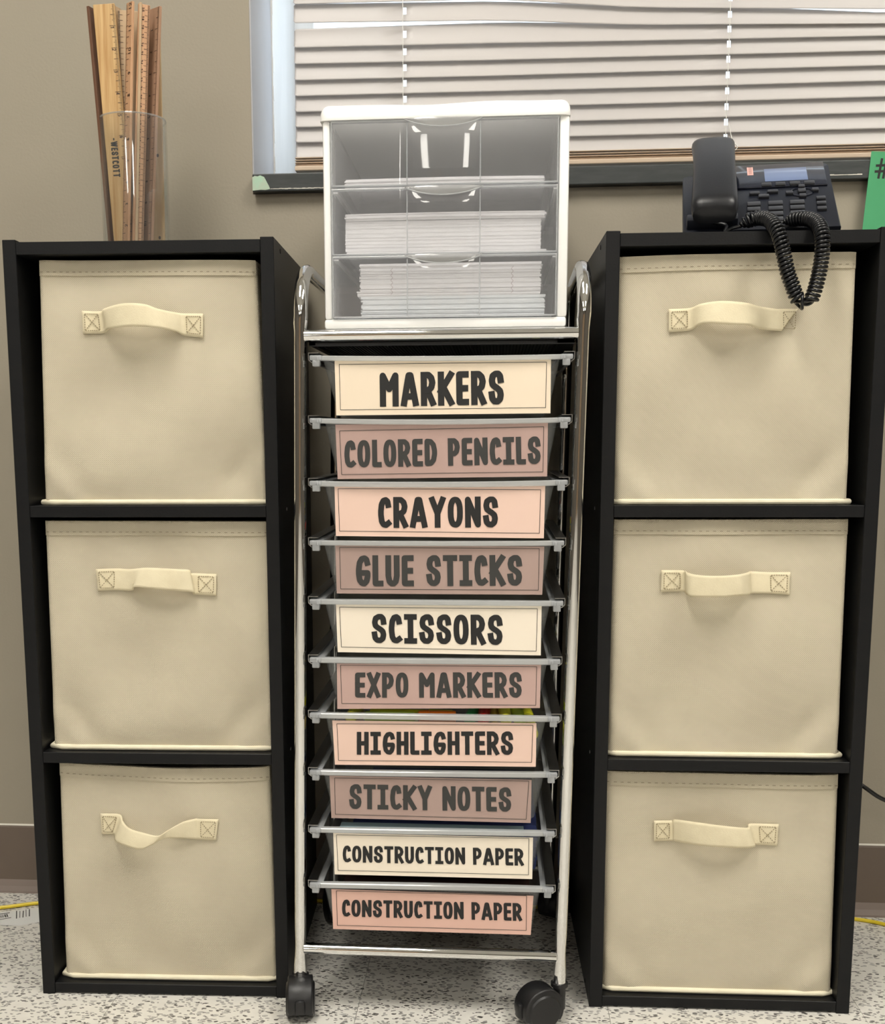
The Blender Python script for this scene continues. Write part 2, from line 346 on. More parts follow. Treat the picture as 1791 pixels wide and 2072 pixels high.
# ---------------------------------------------------------------- measured sizes (metres)
DRAWERS = [
 ["MARKERS",[[-0.178,0.7796],[-0.0462,0.7777],[0.0834,0.7785],[-0.1781,0.7741]],[[-0.1652,0.7768],[0.0729,0.7759],[0.0731,0.7153],[-0.164,0.7143]],[[-0.16,0.7699],[0.0681,0.7703],[0.0678,0.7214],[-0.1591,0.7203]],[[-0.1151,0.7606],[0.0216,0.7617],[0.0226,0.7251],[-0.1149,0.7234]],[[-0.1939,0.7797],[0.0981,0.7784]],[[-0.1799,0.775],[0.0834,0.7738],[0.0725,0.7139],[-0.1644,0.7139]]],
 ["COLORED PENCILS",[[-0.179,0.7113],[-0.0475,0.7092],[0.0818,0.7108],[-0.1791,0.7057]],[[-0.1651,0.7043],[0.0706,0.7061],[0.0706,0.6464],[-0.1632,0.6438]],[[-0.1604,0.6973],[0.0661,0.7007],[0.0659,0.6515],[-0.1586,0.6489]],[[-0.1554,0.6868],[0.0625,0.6903],[0.0637,0.6601],[-0.1554,0.6564]],[[-0.195,0.7114],[0.0966,0.7107]],[[-0.1788,0.7064],[0.0816,0.7054],[0.0712,0.6458],[-0.1659,0.6434]]],
 ["CRAYONS",[[-0.1801,0.6419],[-0.0491,0.6406],[0.0798,0.6426],[-0.1801,0.6358]],[[-0.167,0.6367],[0.0687,0.6368],[0.068,0.5778],[-0.1661,0.5799]],[[-0.1629,0.6332],[0.0637,0.6318],[0.063,0.5835],[-0.1618,0.5855]],[[-0.1181,0.6238],[0.0165,0.6244],[0.0172,0.5899],[-0.1179,0.5891]],[[-0.1961,0.642],[0.0947,0.6426]],[[-0.1809,0.6357],[0.0793,0.6364],[0.0686,0.5778],[-0.1675,0.5799]]],
 ["GLUE STICKS",[[-0.181,0.5749],[-0.0509,0.5745],[0.0771,0.5753],[-0.1811,0.5694]],[[-0.1669,0.5694],[0.0687,0.5687],[0.0671,0.5143],[-0.1659,0.5142]],[[-0.162,0.567],[0.0631,0.5663],[0.0627,0.5195],[-0.1612,0.5195]],[[-0.1438,0.5581],[0.0439,0.5591],[0.0449,0.5245],[-0.1438,0.5224]],[[-0.1972,0.5749],[0.0921,0.5753]],[[-0.1819,0.5689],[0.0772,0.5687],[0.0685,0.5133],[-0.1697,0.5142]]],
 ["SCISSORS",[[-0.182,0.5076],[-0.0514,0.5077],[0.0771,0.5074],[-0.1821,0.5018]],[[-0.1671,0.5018],[0.0667,0.5019],[0.0665,0.4449],[-0.1657,0.4462]],[[-0.1629,0.4985],[0.062,0.4984],[0.0613,0.4498],[-0.1613,0.4523]],[[-0.1263,0.4911],[0.0228,0.4912],[0.0238,0.4563],[-0.1262,0.4573]],[[-0.1984,0.5075],[0.0923,0.5075]],[[-0.1818,0.5011],[0.0769,0.5013],[0.0669,0.4449],[-0.1699,0.4462]]],
 ["EXPO MARKERS",[[-0.183,0.4399],[-0.053,0.4403],[0.0749,0.4407],[-0.1831,0.4337]],[[-0.1669,0.4328],[0.067,0.434],[0.0663,0.3838],[-0.1669,0.3793]],[[-0.1626,0.431],[0.0621,0.4319],[0.0617,0.387],[-0.1617,0.3859]],[[-0.1458,0.4226],[0.0451,0.4254],[0.0461,0.3957],[-0.1461,0.393]],[[-0.1995,0.4397],[0.0902,0.4409]],[[-0.1822,0.4328],[0.0748,0.4337],[0.0667,0.3832],[-0.1701,0.3822]]],
 ["HIGHLIGHTERS",[[-0.1839,0.3745],[-0.0535,0.3748],[0.0749,0.3743],[-0.184,0.3676]],[[-0.1731,0.3655],[0.0628,0.366],[0.0627,0.3144],[-0.1706,0.3125]],[[-0.1677,0.3618],[0.0587,0.3635],[0.0578,0.3198],[-0.1662,0.3178]],[[-0.1444,0.3524],[0.0362,0.3561],[0.0369,0.3281],[-0.1447,0.3252]],[[-0.2006,0.3743],[0.0904,0.3745]],[[-0.1831,0.366],[0.0748,0.3667],[0.0642,0.3144],[-0.1731,0.3125]]],
 ["STICKY NOTES",[[-0.1849,0.3059],[-0.0547,0.307],[0.0735,0.3082],[-0.185,0.3]],[[-0.1772,0.2991],[0.0581,0.2988],[0.0578,0.247],[-0.1757,0.2477]],[[-0.1711,0.2967],[0.055,0.2974],[0.0525,0.2514],[-0.1709,0.2524]],[[-0.1541,0.2896],[0.0348,0.2893],[0.0355,0.2602],[-0.1544,0.2593]],[[-0.2017,0.3056],[0.089,0.3085]],[[-0.1869,0.2985],[0.0734,0.2991],[0.063,0.2493],[-0.1762,0.2477]]],
 ["CONSTRUCTION PAPER",[[-0.186,0.2358],[-0.0563,0.2372],[0.0714,0.2376],[-0.1861,0.23]],[[-0.1738,0.2293],[0.0607,0.2294],[0.0604,0.1788],[-0.1727,0.1782]],[[-0.1699,0.2273],[0.0559,0.2284],[0.0561,0.184],[-0.1685,0.1834]],[[-0.1627,0.2144],[0.0497,0.216],[0.0504,0.195],[-0.1629,0.1937]],[[-0.2028,0.2354],[0.0871,0.238]],[[-0.1868,0.2283],[0.0713,0.2286],[0.0614,0.1788],[-0.1756,0.1781]]],
 ["CONSTRUCTION PAPER",[[-0.187,0.1677],[-0.0568,0.1696],[0.0713,0.1695],[-0.1871,0.1609]],[[-0.1769,0.1597],[0.0621,0.1583],[0.0596,0.1097],[-0.1754,0.1097]],[[-0.1708,0.158],[0.054,0.1582],[0.0542,0.1153],[-0.1702,0.1146]],[[-0.1643,0.1473],[0.0484,0.149],[0.0491,0.127],[-0.1646,0.126]],[[-0.204,0.1673],[0.0871,0.1699]],[[-0.1878,0.1589],[0.071,0.1596],[0.0617,0.1086],[-0.1776,0.1096]]]]
BINS = {
 'L1': [[[0.035,0.8929],[0.2886,0.89],[0.2968,0.6114],[0.0255,0.6129]],[[0.0855,0.8358,0.0015],[0.1072,0.8351,0.0015],[0.115,0.8372,0.01],[0.1345,0.8406,0.02],[0.1499,0.8412,0.024],[0.1661,0.8395,0.024],[0.178,0.8354,0.016],[0.1959,0.8324,0.006],[0.2041,0.8318,0.0015],[0.2267,0.8316,0.0015]],[[0.0859,0.81,0.0015],[0.1092,0.8104,0.0015],[0.1187,0.8137,0.012],[0.134,0.8146,0.022],[0.1515,0.8154,0.026],[0.1697,0.8145,0.026],[0.1823,0.8136,0.02],[0.1957,0.811,0.008],[0.2043,0.807,0.0015],[0.2254,0.8048,0.0015]]],
 'L2': [[[0.0266,0.5929],[0.297,0.592],[0.2975,0.3147],[0.0214,0.316]],[[0.0871,0.5359,0.0015],[0.1132,0.5368,0.0015],[0.1305,0.5365,0.006],[0.1508,0.5388,0.014],[0.1677,0.5388,0.018],[0.1887,0.5378,0.018],[0.202,0.5363,0.012],[0.2022,0.5319,0.006],[0.208,0.5314,0.0015],[0.2334,0.5306,0.0015]],[[0.0885,0.5097,0.0015],[0.1121,0.5108,0.0015],[0.1316,0.511,0.006],[0.1373,0.5163,0.014],[0.1563,0.5151,0.018],[0.1773,0.5131,0.018],[0.2054,0.5102,0.012],[0.2057,0.5073,0.006],[0.2082,0.5057,0.0015],[0.2323,0.5047,0.0015]]],
 'L3': [[[0.0288,0.2961],[0.2917,0.2934],[0.2962,0.0153],[0.0215,0.0161]],[[0.08,0.2327,0.0015],[0.1037,0.2319,0.0015],[0.1103,0.2257,0.01],[0.1211,0.2195,0.018],[0.1389,0.2148,0.02],[0.1557,0.2109,0.018],[0.1676,0.2169,0.012],[0.1845,0.2259,0.008],[0.1988,0.2289,0.003],[0.2028,0.2285,0.0015],[0.2276,0.2283,0.0015]],[[0.0804,0.2061,0.0015],[0.096,0.2061,0.0015],[0.1011,0.2014,0.012],[0.1164,0.1987,0.02],[0.1344,0.1952,0.022],[0.1471,0.2003,0.02],[0.1606,0.2055,0.012],[0.1772,0.205,0.008],[0.1957,0.2028,0.003],[0.202,0.2021,0.0015],[0.224,0.2015,0.0015]]],
 'R1': [[[0.0147,0.8875],[0.2772,0.8896],[0.283,0.6127],[0.0137,0.6128]],[[0.0726,0.8307,0.0015],[0.0955,0.8314,0.0015],[0.1068,0.8349,0.01],[0.1269,0.8362,0.02],[0.1522,0.8339,0.022],[0.1693,0.8309,0.012],[0.1899,0.8293,0.003],[0.1958,0.8294,0.0015],[0.2148,0.8295,0.0015]],[[0.073,0.8053,0.0015],[0.0963,0.8071,0.0015],[0.1036,0.8119,0.012],[0.1127,0.8127,0.022],[0.1326,0.8108,0.024],[0.1532,0.8104,0.022],[0.1708,0.8068,0.01],[0.191,0.8054,0.003],[0.197,0.805,0.0015],[0.214,0.8039,0.0015]]],
 'R2': [[[0.0171,0.5945],[0.2845,0.5949],[0.2886,0.3122],[0.0138,0.3157]],[[0.073,0.5369,0.0015],[0.0968,0.537,0.0015],[0.0998,0.5358,0.012],[0.1084,0.534,0.018],[0.1248,0.5331,0.022],[0.1437,0.5336,0.022],[0.1592,0.5349,0.02],[0.1701,0.5364,0.012],[0.1742,0.5363,0.004],[0.194,0.5349,0.0015],[0.2198,0.535,0.0015]],[[0.073,0.5116,0.0015],[0.0976,0.5125,0.0015],[0.1007,0.5107,0.012],[0.1054,0.5084,0.018],[0.1257,0.5086,0.022],[0.1446,0.5091,0.022],[0.1602,0.5101,0.02],[0.1712,0.5101,0.012],[0.1752,0.5106,0.004],[0.195,0.5102,0.0015],[0.2196,0.5087,0.0015]]],
 'R3': [[[0.0137,0.2941],[0.2892,0.2934],[0.2961,0.0124],[0.0151,0.0149]],[[0.0739,0.2339,0.0015],[0.0949,0.2343,0.0015],[0.0983,0.237,0.006],[0.12,0.2381,0.018],[0.1461,0.2362,0.022],[0.1697,0.2331,0.018],[0.1829,0.2306,0.01],[0.1852,0.233,0.004],[0.1941,0.233,0.0015],[0.2207,0.2328,0.0015]],[[0.0747,0.2076,0.0015],[0.0957,0.2084,0.0015],[0.1002,0.2094,0.006],[0.121,0.2097,0.018],[0.1471,0.2094,0.022],[0.179,0.2077,0.018],[0.1912,0.2066,0.01],[0.1936,0.2067,0.004],[0.1973,0.2066,0.0015],[0.2203,0.2057,0.0015]]]}
CORD = [[0.2826,-0.285,0.9212],[0.2912,-0.29,0.9261],[0.302,-0.295,0.9279],[0.3093,-0.31,0.9229],[0.3131,-0.328,0.911],[0.317,-0.336,0.8967],[0.3208,-0.338,0.8806],[0.3253,-0.338,0.8633],[0.3307,-0.338,0.8503],[0.3337,-0.338,0.8423],[0.3381,-0.338,0.8343],[0.3445,-0.338,0.8305],[0.3503,-0.338,0.8339],[0.3537,-0.338,0.8413],[0.3557,-0.338,0.8492],[0.358,-0.338,0.86],[0.3599,-0.338,0.8742],[0.3606,-0.338,0.8885],[0.3606,-0.334,0.902],[0.3605,-0.318,0.9154],[0.356,-0.3,0.9245],[0.3447,-0.285,0.9282],[0.3322,-0.275,0.9265]]
SLATS = [
 [[-0.2837,1.3109],[0.0053,1.3082],[0.2085,1.2904],[0.5489,1.2775]],
 [[-0.2842,1.2855],[0.0055,1.2797],[0.2091,1.2674],[0.55,1.2587]],
 [[-0.2848,1.2518],[0.0058,1.2492],[0.2097,1.2463],[0.5509,1.2425]],
 [[-0.2852,1.2295],[0.006,1.2264],[0.2103,1.2251],[0.5521,1.223]],
 [[-0.2856,1.207],[0.0061,1.205],[0.2108,1.2046],[0.5532,1.2034]],
 [[-0.286,1.1852],[0.0063,1.1841],[0.2114,1.1832],[0.5544,1.1831]],
 [[-0.2864,1.1632],[0.0065,1.1625],[0.212,1.1618],[0.5556,1.162]],
 [[-0.2868,1.1419],[0.0067,1.1407],[0.2126,1.1403],[0.5569,1.1409]],
 [[-0.2872,1.1205],[0.0069,1.1196],[0.2131,1.1194],[0.5581,1.1196]],
 [[-0.2876,1.099],[0.007,1.0984],[0.2137,1.0984],[0.5593,1.099]]]

# ================================================================ THE ROOM
RX0, RX1, RY0, RZ1 = -3.2, 3.4, -10.0, 2.75
WT = .32      # wall thickness
OX0, OX1, OZ0, OZ1 = -.3255, 1.7, 1.049, 2.25     # window opening
bm = BM()
for a in ((RX0, OX0, 0, RZ1), (OX1, RX1, 0, RZ1), (OX0, OX1, 0, OZ0 - .024), (OX0, OX1, OZ1, RZ1)):
    box(bm, a[0], a[1], 0, WT, a[2], a[3])
bmesh.ops.remove_doubles(bm, verts=bm.verts, dist=1e-5)
struct(finish(bm, 'wall_back', 'wall'))
for nm, b in (('wall_left', (RX0 - .1, RX0, RY0, WT, 0, RZ1)), ('wall_right', (RX1, RX1 + .1, RY0, WT, 0, RZ1)), ('wall_front', (RX0 - .1, RX1 + .1, RY0 - .1, RY0, 0, RZ1))):
    bm = BM(); box(bm, *b); struct(finish(bm, nm, 'wall_far' if nm == 'wall_front' else 'wall_side'))
bm = BM(); box(bm, RX0 - .1, RX1 + .1, RY0 - .1, WT, RZ1, RZ1 + .1); struct(finish(bm, 'ceiling', 'ceil'))
bm = BM(); box(bm, RX0 - .1, RX1 + .1, RY0 - .1, WT, -.05, -.0022)
fl = struct(finish(bm, 'floor', 'seam'))
M['added_door'] = mat('added_door_wood', (.42, .25, .12), .4)
for i, x in enumerate((-1.6, .9)):  # unseen doors, added to put streaks into the chrome's reflections
    bm = BM(); box(bm, x, x + .95, RY0, RY0 + .05, 0, 2.1, .003); struct(finish(bm, 'added_door_%d' % (i + 1), 'added_door'))
TS = .3048; tile_me = None
for i in range(-4, 5):
    for j in range(0, 6):
        x = -.149 + i * TS; y = -.13 - j * TS
        if j == 0:
            bm = BM(); box(bm, x + .0003, x + TS - .0003, -.1297, 0, -.003, 0); finish(bm, 'tile', 'floor', fl)
        if tile_me is None:
            bm = BM(); box(bm, .0003, TS - .0003, .0003 - TS, -.0003, -.003, 0)
            o = finish(bm, 'tile', 'floor', fl, (x, y, 0)); tile_me = o.data
        else:
            o = bpy.data.objects.new('tile', tile_me); COL.objects.link(o); o.parent = fl; o.location = (x, y, 0)
XL, XR, YB = -.149 - 4 * TS, -.149 + 5 * TS, -.13 - 6 * TS
bm = BM()
for b in ((RX0, XL, RY0, 0), (XR, RX1, RY0, 0), (XL, XR, RY0, YB)): box(bm, b[0], b[1], b[2], b[3], -.003, 0)
stuff(finish(bm, 'outer_tiles', 'floor', fl))

# baseboard of the back wall: vinyl strip, flared toe, caulk line
bb = None
bm = BM(); prism(bm, [(0, .016), (-.0035, .018), (-.003, .103), (-.001, .1055), (0, .1055)], RX0, RX1)
bb = struct(finish(bm, 'baseboard_back', 'base'))
bm = BM(); prism(bm, [(0, 0), (-.011, 0), (-.0105, .003), (-.0065, .010), (-.0035, .0195), (0, .0195)], RX0, RX1); finish(bm, 'toe', 'toe', bb)
bm = BM(); prism(bm, [(0, .1055), (-.0018, .1055), (0, .1078)], RX0, RX1); finish(bm, 'caulk_line', 'caulk', bb)

# window: reveal lining, frame, pane, dark sill
win = bpy.data.objects.new('window_1', None); COL.objects.link(win); win.location = (OX0, 0, OZ0); struct(win)
WO = (OX0, 0, OZ0)
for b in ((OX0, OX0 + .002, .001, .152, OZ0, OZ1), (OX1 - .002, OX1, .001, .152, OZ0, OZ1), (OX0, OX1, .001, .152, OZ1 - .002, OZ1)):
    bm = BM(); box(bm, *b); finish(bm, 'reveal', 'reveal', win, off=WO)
fr = BM()
box(fr, OX0 + .002, OX0 + .050, .250, .285, OZ0, OZ1, .002); box(fr, OX1 - .05, OX1 - .002, .250, .285, OZ0, OZ1, .002)
box(fr, OX0 + .050, OX1 - .05, .250, .285, OZ0, OZ0 + .04, .002); box(fr, OX0 + .050, OX1 - .05, .250, .285, OZ1 - .04, OZ1 - .002, .002)
fo = finish(fr, 'window_frame', 'frame', win, off=WO)
for sg, xw in ((1, OX0), (-1, OX1)):      # splayed white inner jambs, lit by the daylight
    bm = BM(); prism(bm, [(xw, .152), (xw + sg * .0035, .152), (xw + sg * .0045, .1545), (xw + sg * .0200, .2495), (xw, .2495)][::sg], OZ0, OZ1, 'z'); finish(bm, 'inner_jamb', 'frame', win, off=WO)
# thick ragged paint bead where the frame meets the reveal
bm = BM(); n = 60
for i in range(n):
    z = OZ0 + (OZ1 - OZ0) * i / n; w = .0018 + .0014 * random.random()
    box(bm, OX0 + .002, OX0 + .002 + w, .148, .153, z, z + (OZ1 - OZ0) / n)
finish(bm, 'paint_bead', 'frame', win, off=WO)
bm = BM(); box(bm, OX0 + .049, OX1 - .049, .266, .270, OZ0 + .039, OZ1 - .039); finish(bm, 'pane', 'glass', win, off=WO)
bm = BM(); box(bm, OX0 + .0025, OX1, -.015, .25, OZ0 - .0235, OZ0, .0012)
sill = finish(bm, 'sill', 'sill', win, off=WO)
bm = BM()   # chipped mint paint at the left end of the sill
pts = [(-.3228, 1.0268), (-.3228, 1.0445), (-.3195, 1.0462), (-.3155, 1.0455), (-.312, 1.0468), (-.3065, 1.0445), (-.3045, 1.041), (-.3025, 1.037), (-.300, 1.0325), (-.2985, 1.0285), (-.305, 1.0275), (-.312, 1.0278)]
prism(bm, pts, -.0155, -.0149, 'y'); finish(bm, 'paint_chip', 'mint', sill, off=WO)
bm = BM()
for k in range(22):
    x = -.298 + k * .004; box(bm, x, x + .0045, -.0153, -.0149, 1.0283 + random.uniform(-.0003, .0003), 1.0291 + random.uniform(-.0002, .0004))
for k in range(16):
    x = .395 + k * .006; box(bm, x, x + .0062, -.0153, -.0149, 1.0302 + random.uniform(-.0002, .0002), 1.0312 + random.uniform(-.0003, .0004))
finish(bm, 'scratch', 'caulk', sill, off=WO)

# ceiling lamps (long troffers running away from the window wall)
for (x, y, w_, l_2) in ((-.5, -1.45, .6, 1.2), (1.3, -1.45, .6, 1.2), (-1.7, -4.6, .6, 1.8), (1.35, -4.6, .6, 1.8), (-1.7, -7.9, .6, 1.8), (1.35, -7.9, .6, 1.8)):
    t = thing('ceiling_light', 'long fluorescent ceiling light %s of the room, %s row' % ('left' if x < 0 else 'right', 'window-side' if y > -2 else 'middle' if y > -6 else 'rear'), 'ceiling light', (x, y, RZ1), 0, 'ceiling lights')
    bm = BM(); box(bm, -w_ / 2, w_ / 2, -l_2 / 2, l_2 / 2, -.03, -.001, .004); finish(bm, 'housing', 'fix', t)
    bm = BM(); box(bm, -w_ / 2 + .03, w_ / 2 - .03, -l_2 / 2 + .03, l_2 / 2 - .03, -.034, -.0305); finish(bm, 'diffuser', 'lamp' if y > -2 else 'lamp_rear', t)

# ================================================================ THE BLIND
bl = thing('window_blind', 'off-white horizontal slatted blind hanging closed in the window', 'blind', (-.285, .12, 2.22))
BO = (-.285, .12, 2.22)
BX1 = 1.62; YC = .12
HOLES = (-.1232, .3372, .80, 1.26)
def zi(row, x):
    for a, b in zip(row, row[1:]):
        if x <= b[0]: return a[1] + (b[1] - a[1]) * max(0, (x - a[0])) / (b[0] - a[0]) if x > a[0] else a[1]
    return row[-1][1]
def slat(zb, h_of=None, holes=True):
    """zb(x) = height of the lower, room-side edge; h_of(x) = rise to the upper edge"""
    bm = BM()
    xs = {-.2845, -.2815, BX1 - .003, BX1}
    x = -.26
    while x < BX1 - .02: xs.add(round(x, 3)); x += .05
    for h in HOLES: xs |= {h - .0026, h + .0026}
    xs = sorted(xs); K = [0, .10, .25, .40, .75, .92, 1]
    g = []
    for x in xs:
        inset = .0022 if (x < -.284 or x > BX1 - .001) else 0
        z0 = zb(x); hh = h_of(x) if h_of else .0266; row = []
        for t in K:
            z = z0 + hh * t
            if inset: z = z0 + hh * min(max(t, .1), .9)
            y = YC - .0030 + .0054 * t + .0022 * math.sin(PI * t)
            row.append(bm.verts.new((x, y, z)))
        g.append(row)
    for i in range(len(xs) - 1):
        mid = (xs[i] + xs[i + 1]) / 2
        hole = holes and any(abs(mid - h) < .002 for h in HOLES)
        for k in range(len(K) - 1):
            if hole and k == 3: continue
            bm.faces.new([g[i][k], g[i + 1][k], g[i + 1][k + 1], g[i][k + 1]])
    return bm
def add_slat(bm):
    o = finish(bm, 'slat', 'slat', bl, smooth=True, off=BO)
    sm = o.modifiers.new('thick', 'SOLIDIFY'); sm.thickness = .0005; sm.offset = 0
    return o
for i, r in enumerate(SLATS):
    if i == 2:   # this slat has slipped, leaving a bright gap above it on the left
        hf = lambda x: (1.2788 - zi(SLATS[2], x)) if x < .02 else (.0256 + (.0212 - .0256) * 0 if x > .15 else (1.2788 - zi(SLATS[2], .02)) * (1 - (x - .02) / .13) + .0262 * (x - .02) / .13)
        add_slat(slat(lambda x: zi(SLATS[2], x), hf))
    elif i == 1:
        add_slat(slat(lambda x: zi(SLATS[1], x), lambda x: .0275 if x < .3 else .0275 - .0115 * min(1, (x - .3) / .25)))
    else:
        add_slat(slat(lambda x, r=r: zi(r, x)))
top = add_slat(slat(lambda x: 0)); top.location = Vector((0, 0, 1.3025 + .0217 + 0)); z = 1.3242
for k in range(40):
    if z > 2.17: break
    if k:
        o = top.copy(); COL.objects.link(o); o.parent = bl; o.location = (0, 0, z)
    z += .0217
bm = BM(); box(bm, -.2845, BX1, .106, .134, 1.0787, 1.0855, .0015); box(bm, -.2845, BX1, .114, .132, 1.0855, 1.0895)
finish(bm, 'bottom_rail', 'rail', bl, off=BO)
for zz in (1.0905, 1.0940, 1.0975):  # stacked slats take the tan rail colour to stand for their shade
    bm = BM(); box(bm, -.2845, BX1, .110, .133, zz, zz + .0007); finish(bm, 'slat', 'rail', bl, off=BO)
bm = BM(); box(bm, -.2845, BX1, .098, .138, 2.19, 2.235, .003); finish(bm, 'headrail', 'slat', bl, off=BO)
for h in HOLES:
    bm = BM(); tube(bm, [(h - .0018, .1105, 1.085), (h - .0018, .1105, 2.19)], .0006, 6); finish(bm, 'ladder_cord', 'cord', bl, off=BO)
bm = BM()
tube(bm, smooth_path([(.3385, .1105, 1.131), (.344, .104, 1.1055), (.3502, .10, 1.0965), (.3466, .10, 1.091), (.3352, .10, 1.0875), (.3170, .10, 1.0861), (.3150, .10, 1.0838), (.3200, .10, 1.0812)], 6), .0007, 6)
tube(bm, smooth_path([(.3300, .10, 1.0842), (.3370, .10, 1.0868), (.3430, .10, 1.085), (.3446, .10, 1.0817)], 6), .0007, 6)
finish(bm, 'loose_cord', 'cord', bl, smooth=True, off=BO)

# ================================================================ CABINETS AND BINS
CW, CD, CH = .3114, .298, .914
CAB = {'L': (-.5491, -.3297, .0344), 'R': (.1333, -.3143, .0174)}
def cabinet(k, label, screws, side):
    x, y, a = CAB[k]
    t = thing('cube_cabinet', label, 'cabinet', (x, y, 0), a, 'black three-cube cabinets')
    for u in (0, CW - .0155):
        bm = BM(); box(bm, u, u + .0155, 0, CD, 0, CH, .0006, 1); finish(bm, 'side_panel', 'black', t)
    A, B = .0155, CW - .0155
    bm = BM(); box(bm, A, B, .0005, CD - .004, .8975, .9115, .0005, 1); finish(bm, 'top_panel', 'black', t)
    for z in (.2995, .5985):
        bm = BM(); box(bm, A, B, .001, CD - .004, z, z + .0135, .0005, 1); finish(bm, 'shelf', 'black', t)
    bm = BM(); box(bm, A, B, .001, CD - .004, .002, .0145, .0005, 1); finish(bm, 'bottom_panel', 'black', t)
    bm = BM(); box(bm, .004, CW - .004, CD - .0035, CD, .004, CH - .004); finish(bm, 'back_panel', 'inner', t)
    for d, z, mm in screws:
        bm = BM(); u = CW if side > 0 else 0
        tube(bm, [(u - side * .001, d, z), (u + side * .0006, d, z)], .0028 if mm == 'inner' else .0022, 12); finish(bm, 'screw', mm, t)
    return t
cabinet('L', 'black three-cube cabinet under the jar of rulers, left of the chrome cart', [(.0492, .9056, 'inner'), (.0612, .6046, 'steel'), (.0558, .3054, 'steel')], 1)
cabinet('R', 'black three-cube cabinet under the desk phone, right of the chrome cart', [(.0572, .9056, 'inner'), (.0602, .6058, 'steel'), (.056, .307, 'steel'), (.0554, .0075, 'inner')], -1)

def lerp2(a, b, t): return (a[0] + (b[0] - a[0]) * t, a[1] + (b[1] - a[1]) * t)
def bin_(key, label, floor_z, sag=0., seed=1, tilt=0.):
    x, y, a = CAB[key[0]]; DI = .016
    corn, up, lo = BINS[key]
    TLc, TRc, BRc, BLc = [tuple(c) for c in corn]
    BLc = (BLc[0] + .0025, floor_z); BRc = (BRc[0] - .0015, floor_z)   # it stands on the shelf
    org = Vector((x, y, 0)) + Matrix.Rotation(a, 3, 'Z') @ Vector((BLc[0], DI, floor_z))
    t = thing('fabric_bin', label, 'storage bin', org, a, 'beige fabric bins')
    OFF = (BLc[0], DI, floor_z)
    rnd = random.Random(seed); W = [(rnd.uniform(-1, 1), rnd.uniform(-1, 1), rnd.uniform(0, 6.28), rnd.uniform(2, 7)) for _ in range(6)]
    N = 44; g = []; r = .006
    wd = TRc[0] - TLc[0]; ht = TLc[1] - floor_z
    def P(s, v, out=0.):
        b = lerp2(BLc, BRc, s); tp = lerp2(TLc, TRc, s); tp = (tp[0], tp[1] - sag * 4 * s * (1 - s))
        q = lerp2(b, tp, v)
        d = 0.
        for (fx, fz, ph, fr) in W: d += .0012 * math.sin(fr * (fx * s + fz * v) * 2.2 + ph)
        e = min(s, 1 - s, v * 1.1, 1.0)
        d *= min(1, e * 8)
        d -= .0028 * math.sin(PI * s) * math.sin(PI * min(1, v * 1.05))
        # pulled creases in the two lower corners
        for cx, sg in ((0, 1), (1, -1)):
            ds = (s - cx) * sg; w_ = ds * .9 + v * .7
            d += (.0036 if cx else .0020) * math.exp(-((w_ - .22) / .05) ** 2) * math.exp(-((ds - v) / .30) ** 2) * math.sin(PI * min(1, ds * 3))
            d -= .0024 * math.exp(-((w_ - .13) / .04) ** 2) * math.exp(-((ds - v) / .25) ** 2)
        m = min(s, 1 - s) * wd
        if m < r: d += r - math.sqrt(max(0, r * r - (r - m) ** 2))
        return (q[0], DI + d - out, q[1])
    bm = BM()
    ss = sorted({i / N for i in range(N + 1)} | {.003, .007, .012, .018, .982, .988, .993, .997})
    for s in ss: g.append([bm.verts.new(P(s, .012 + .988 * j / N)) for j in range(N + 1)])
    for i in range(len(ss) - 1):
        for j in range(N): bm.faces.new([g[i][j], g[i + 1][j], g[i + 1][j + 1], g[i][j + 1]])
    for s, col in ((0, g[0]), (1, g[-1])):          # side walls
        bk = [bm.verts.new((v.co.x, DI + .262, v.co.z)) for v in col]
        for j in range(N): bm.faces.new([col[j], bk[j], bk[j + 1], col[j + 1]])
    b0 = [bm.verts.new((u, DI + .262, z)) for u, z in ((BLc[0], floor_z + .01), (BRc[0], floor_z + .01), TRc, TLc)]
    bm.faces.new(b0)
    body = finish(bm, 'body', 'bin', t, smooth=True, off=OFF, ang=60)
    # hem band along the top, with its stitches
    bm = BM(); n = 40; rows = []
    v1 = 1 - .0165 / ht
    for i in range(n + 1):
        s = min(max(i / n, .004), .996)
        p = [P(s, 1.0, .0002), P(s, 1.0, .0016), P(s, v1, .0017), P(s, v1 - .002, .0002)]
        p[0] = (p[0][0], p[0][1] + .002, p[0][2] + .0012); p[1] = (p[1][0], p[1][1], p[1][2] + .0006)
        rows.append([bm.verts.new(q) for q in p])
    for i in range(n):
        for k in range(3): bm.faces.new([rows[i][k], rows[i + 1][k], rows[i + 1][k + 1], rows[i][k + 1]])
    hem = finish(bm, 'hem', 'bin', t, smooth=True, off=OFF)
    bm = BM(); vs = 1 - .0125 / ht
    for i in range(34):
        s = (i + .35) / 34; p = Vector(P(s, vs, .0019)); q = Vector(P(s + .013, vs, .0019))
        box(bm, p.x, q.x, p.y - .0003, p.y + .0004, p.z - .0004, p.z + .0004)
    stuff(finish(bm, 'stitching', 'thread', hem, off=OFF))
    # bottom piping
    bm = BM(); pp = []
    for i in range(25):
        s = i / 24; q = lerp2(BLc, BRc, s)
        pp.append((q[0] + (-.004 + .008 * s) * 0 + (-.0022 if i == 0 else .0022 if i == 24 else 0), DI - .0008 + (.005 if i in (0, 24) else .0) - .0008 * math.sin(PI * s), floor_z + .0035))
    back0 = (pp[0][0], DI + .25, floor_z + .0035); back1 = (pp[-1][0], DI + .25, floor_z + .0035)
    tube(bm, [back0] + pp + [back1], .0034, 10)
    o = finish(bm, 'piping', 'piping', t, smooth=True, off=OFF)
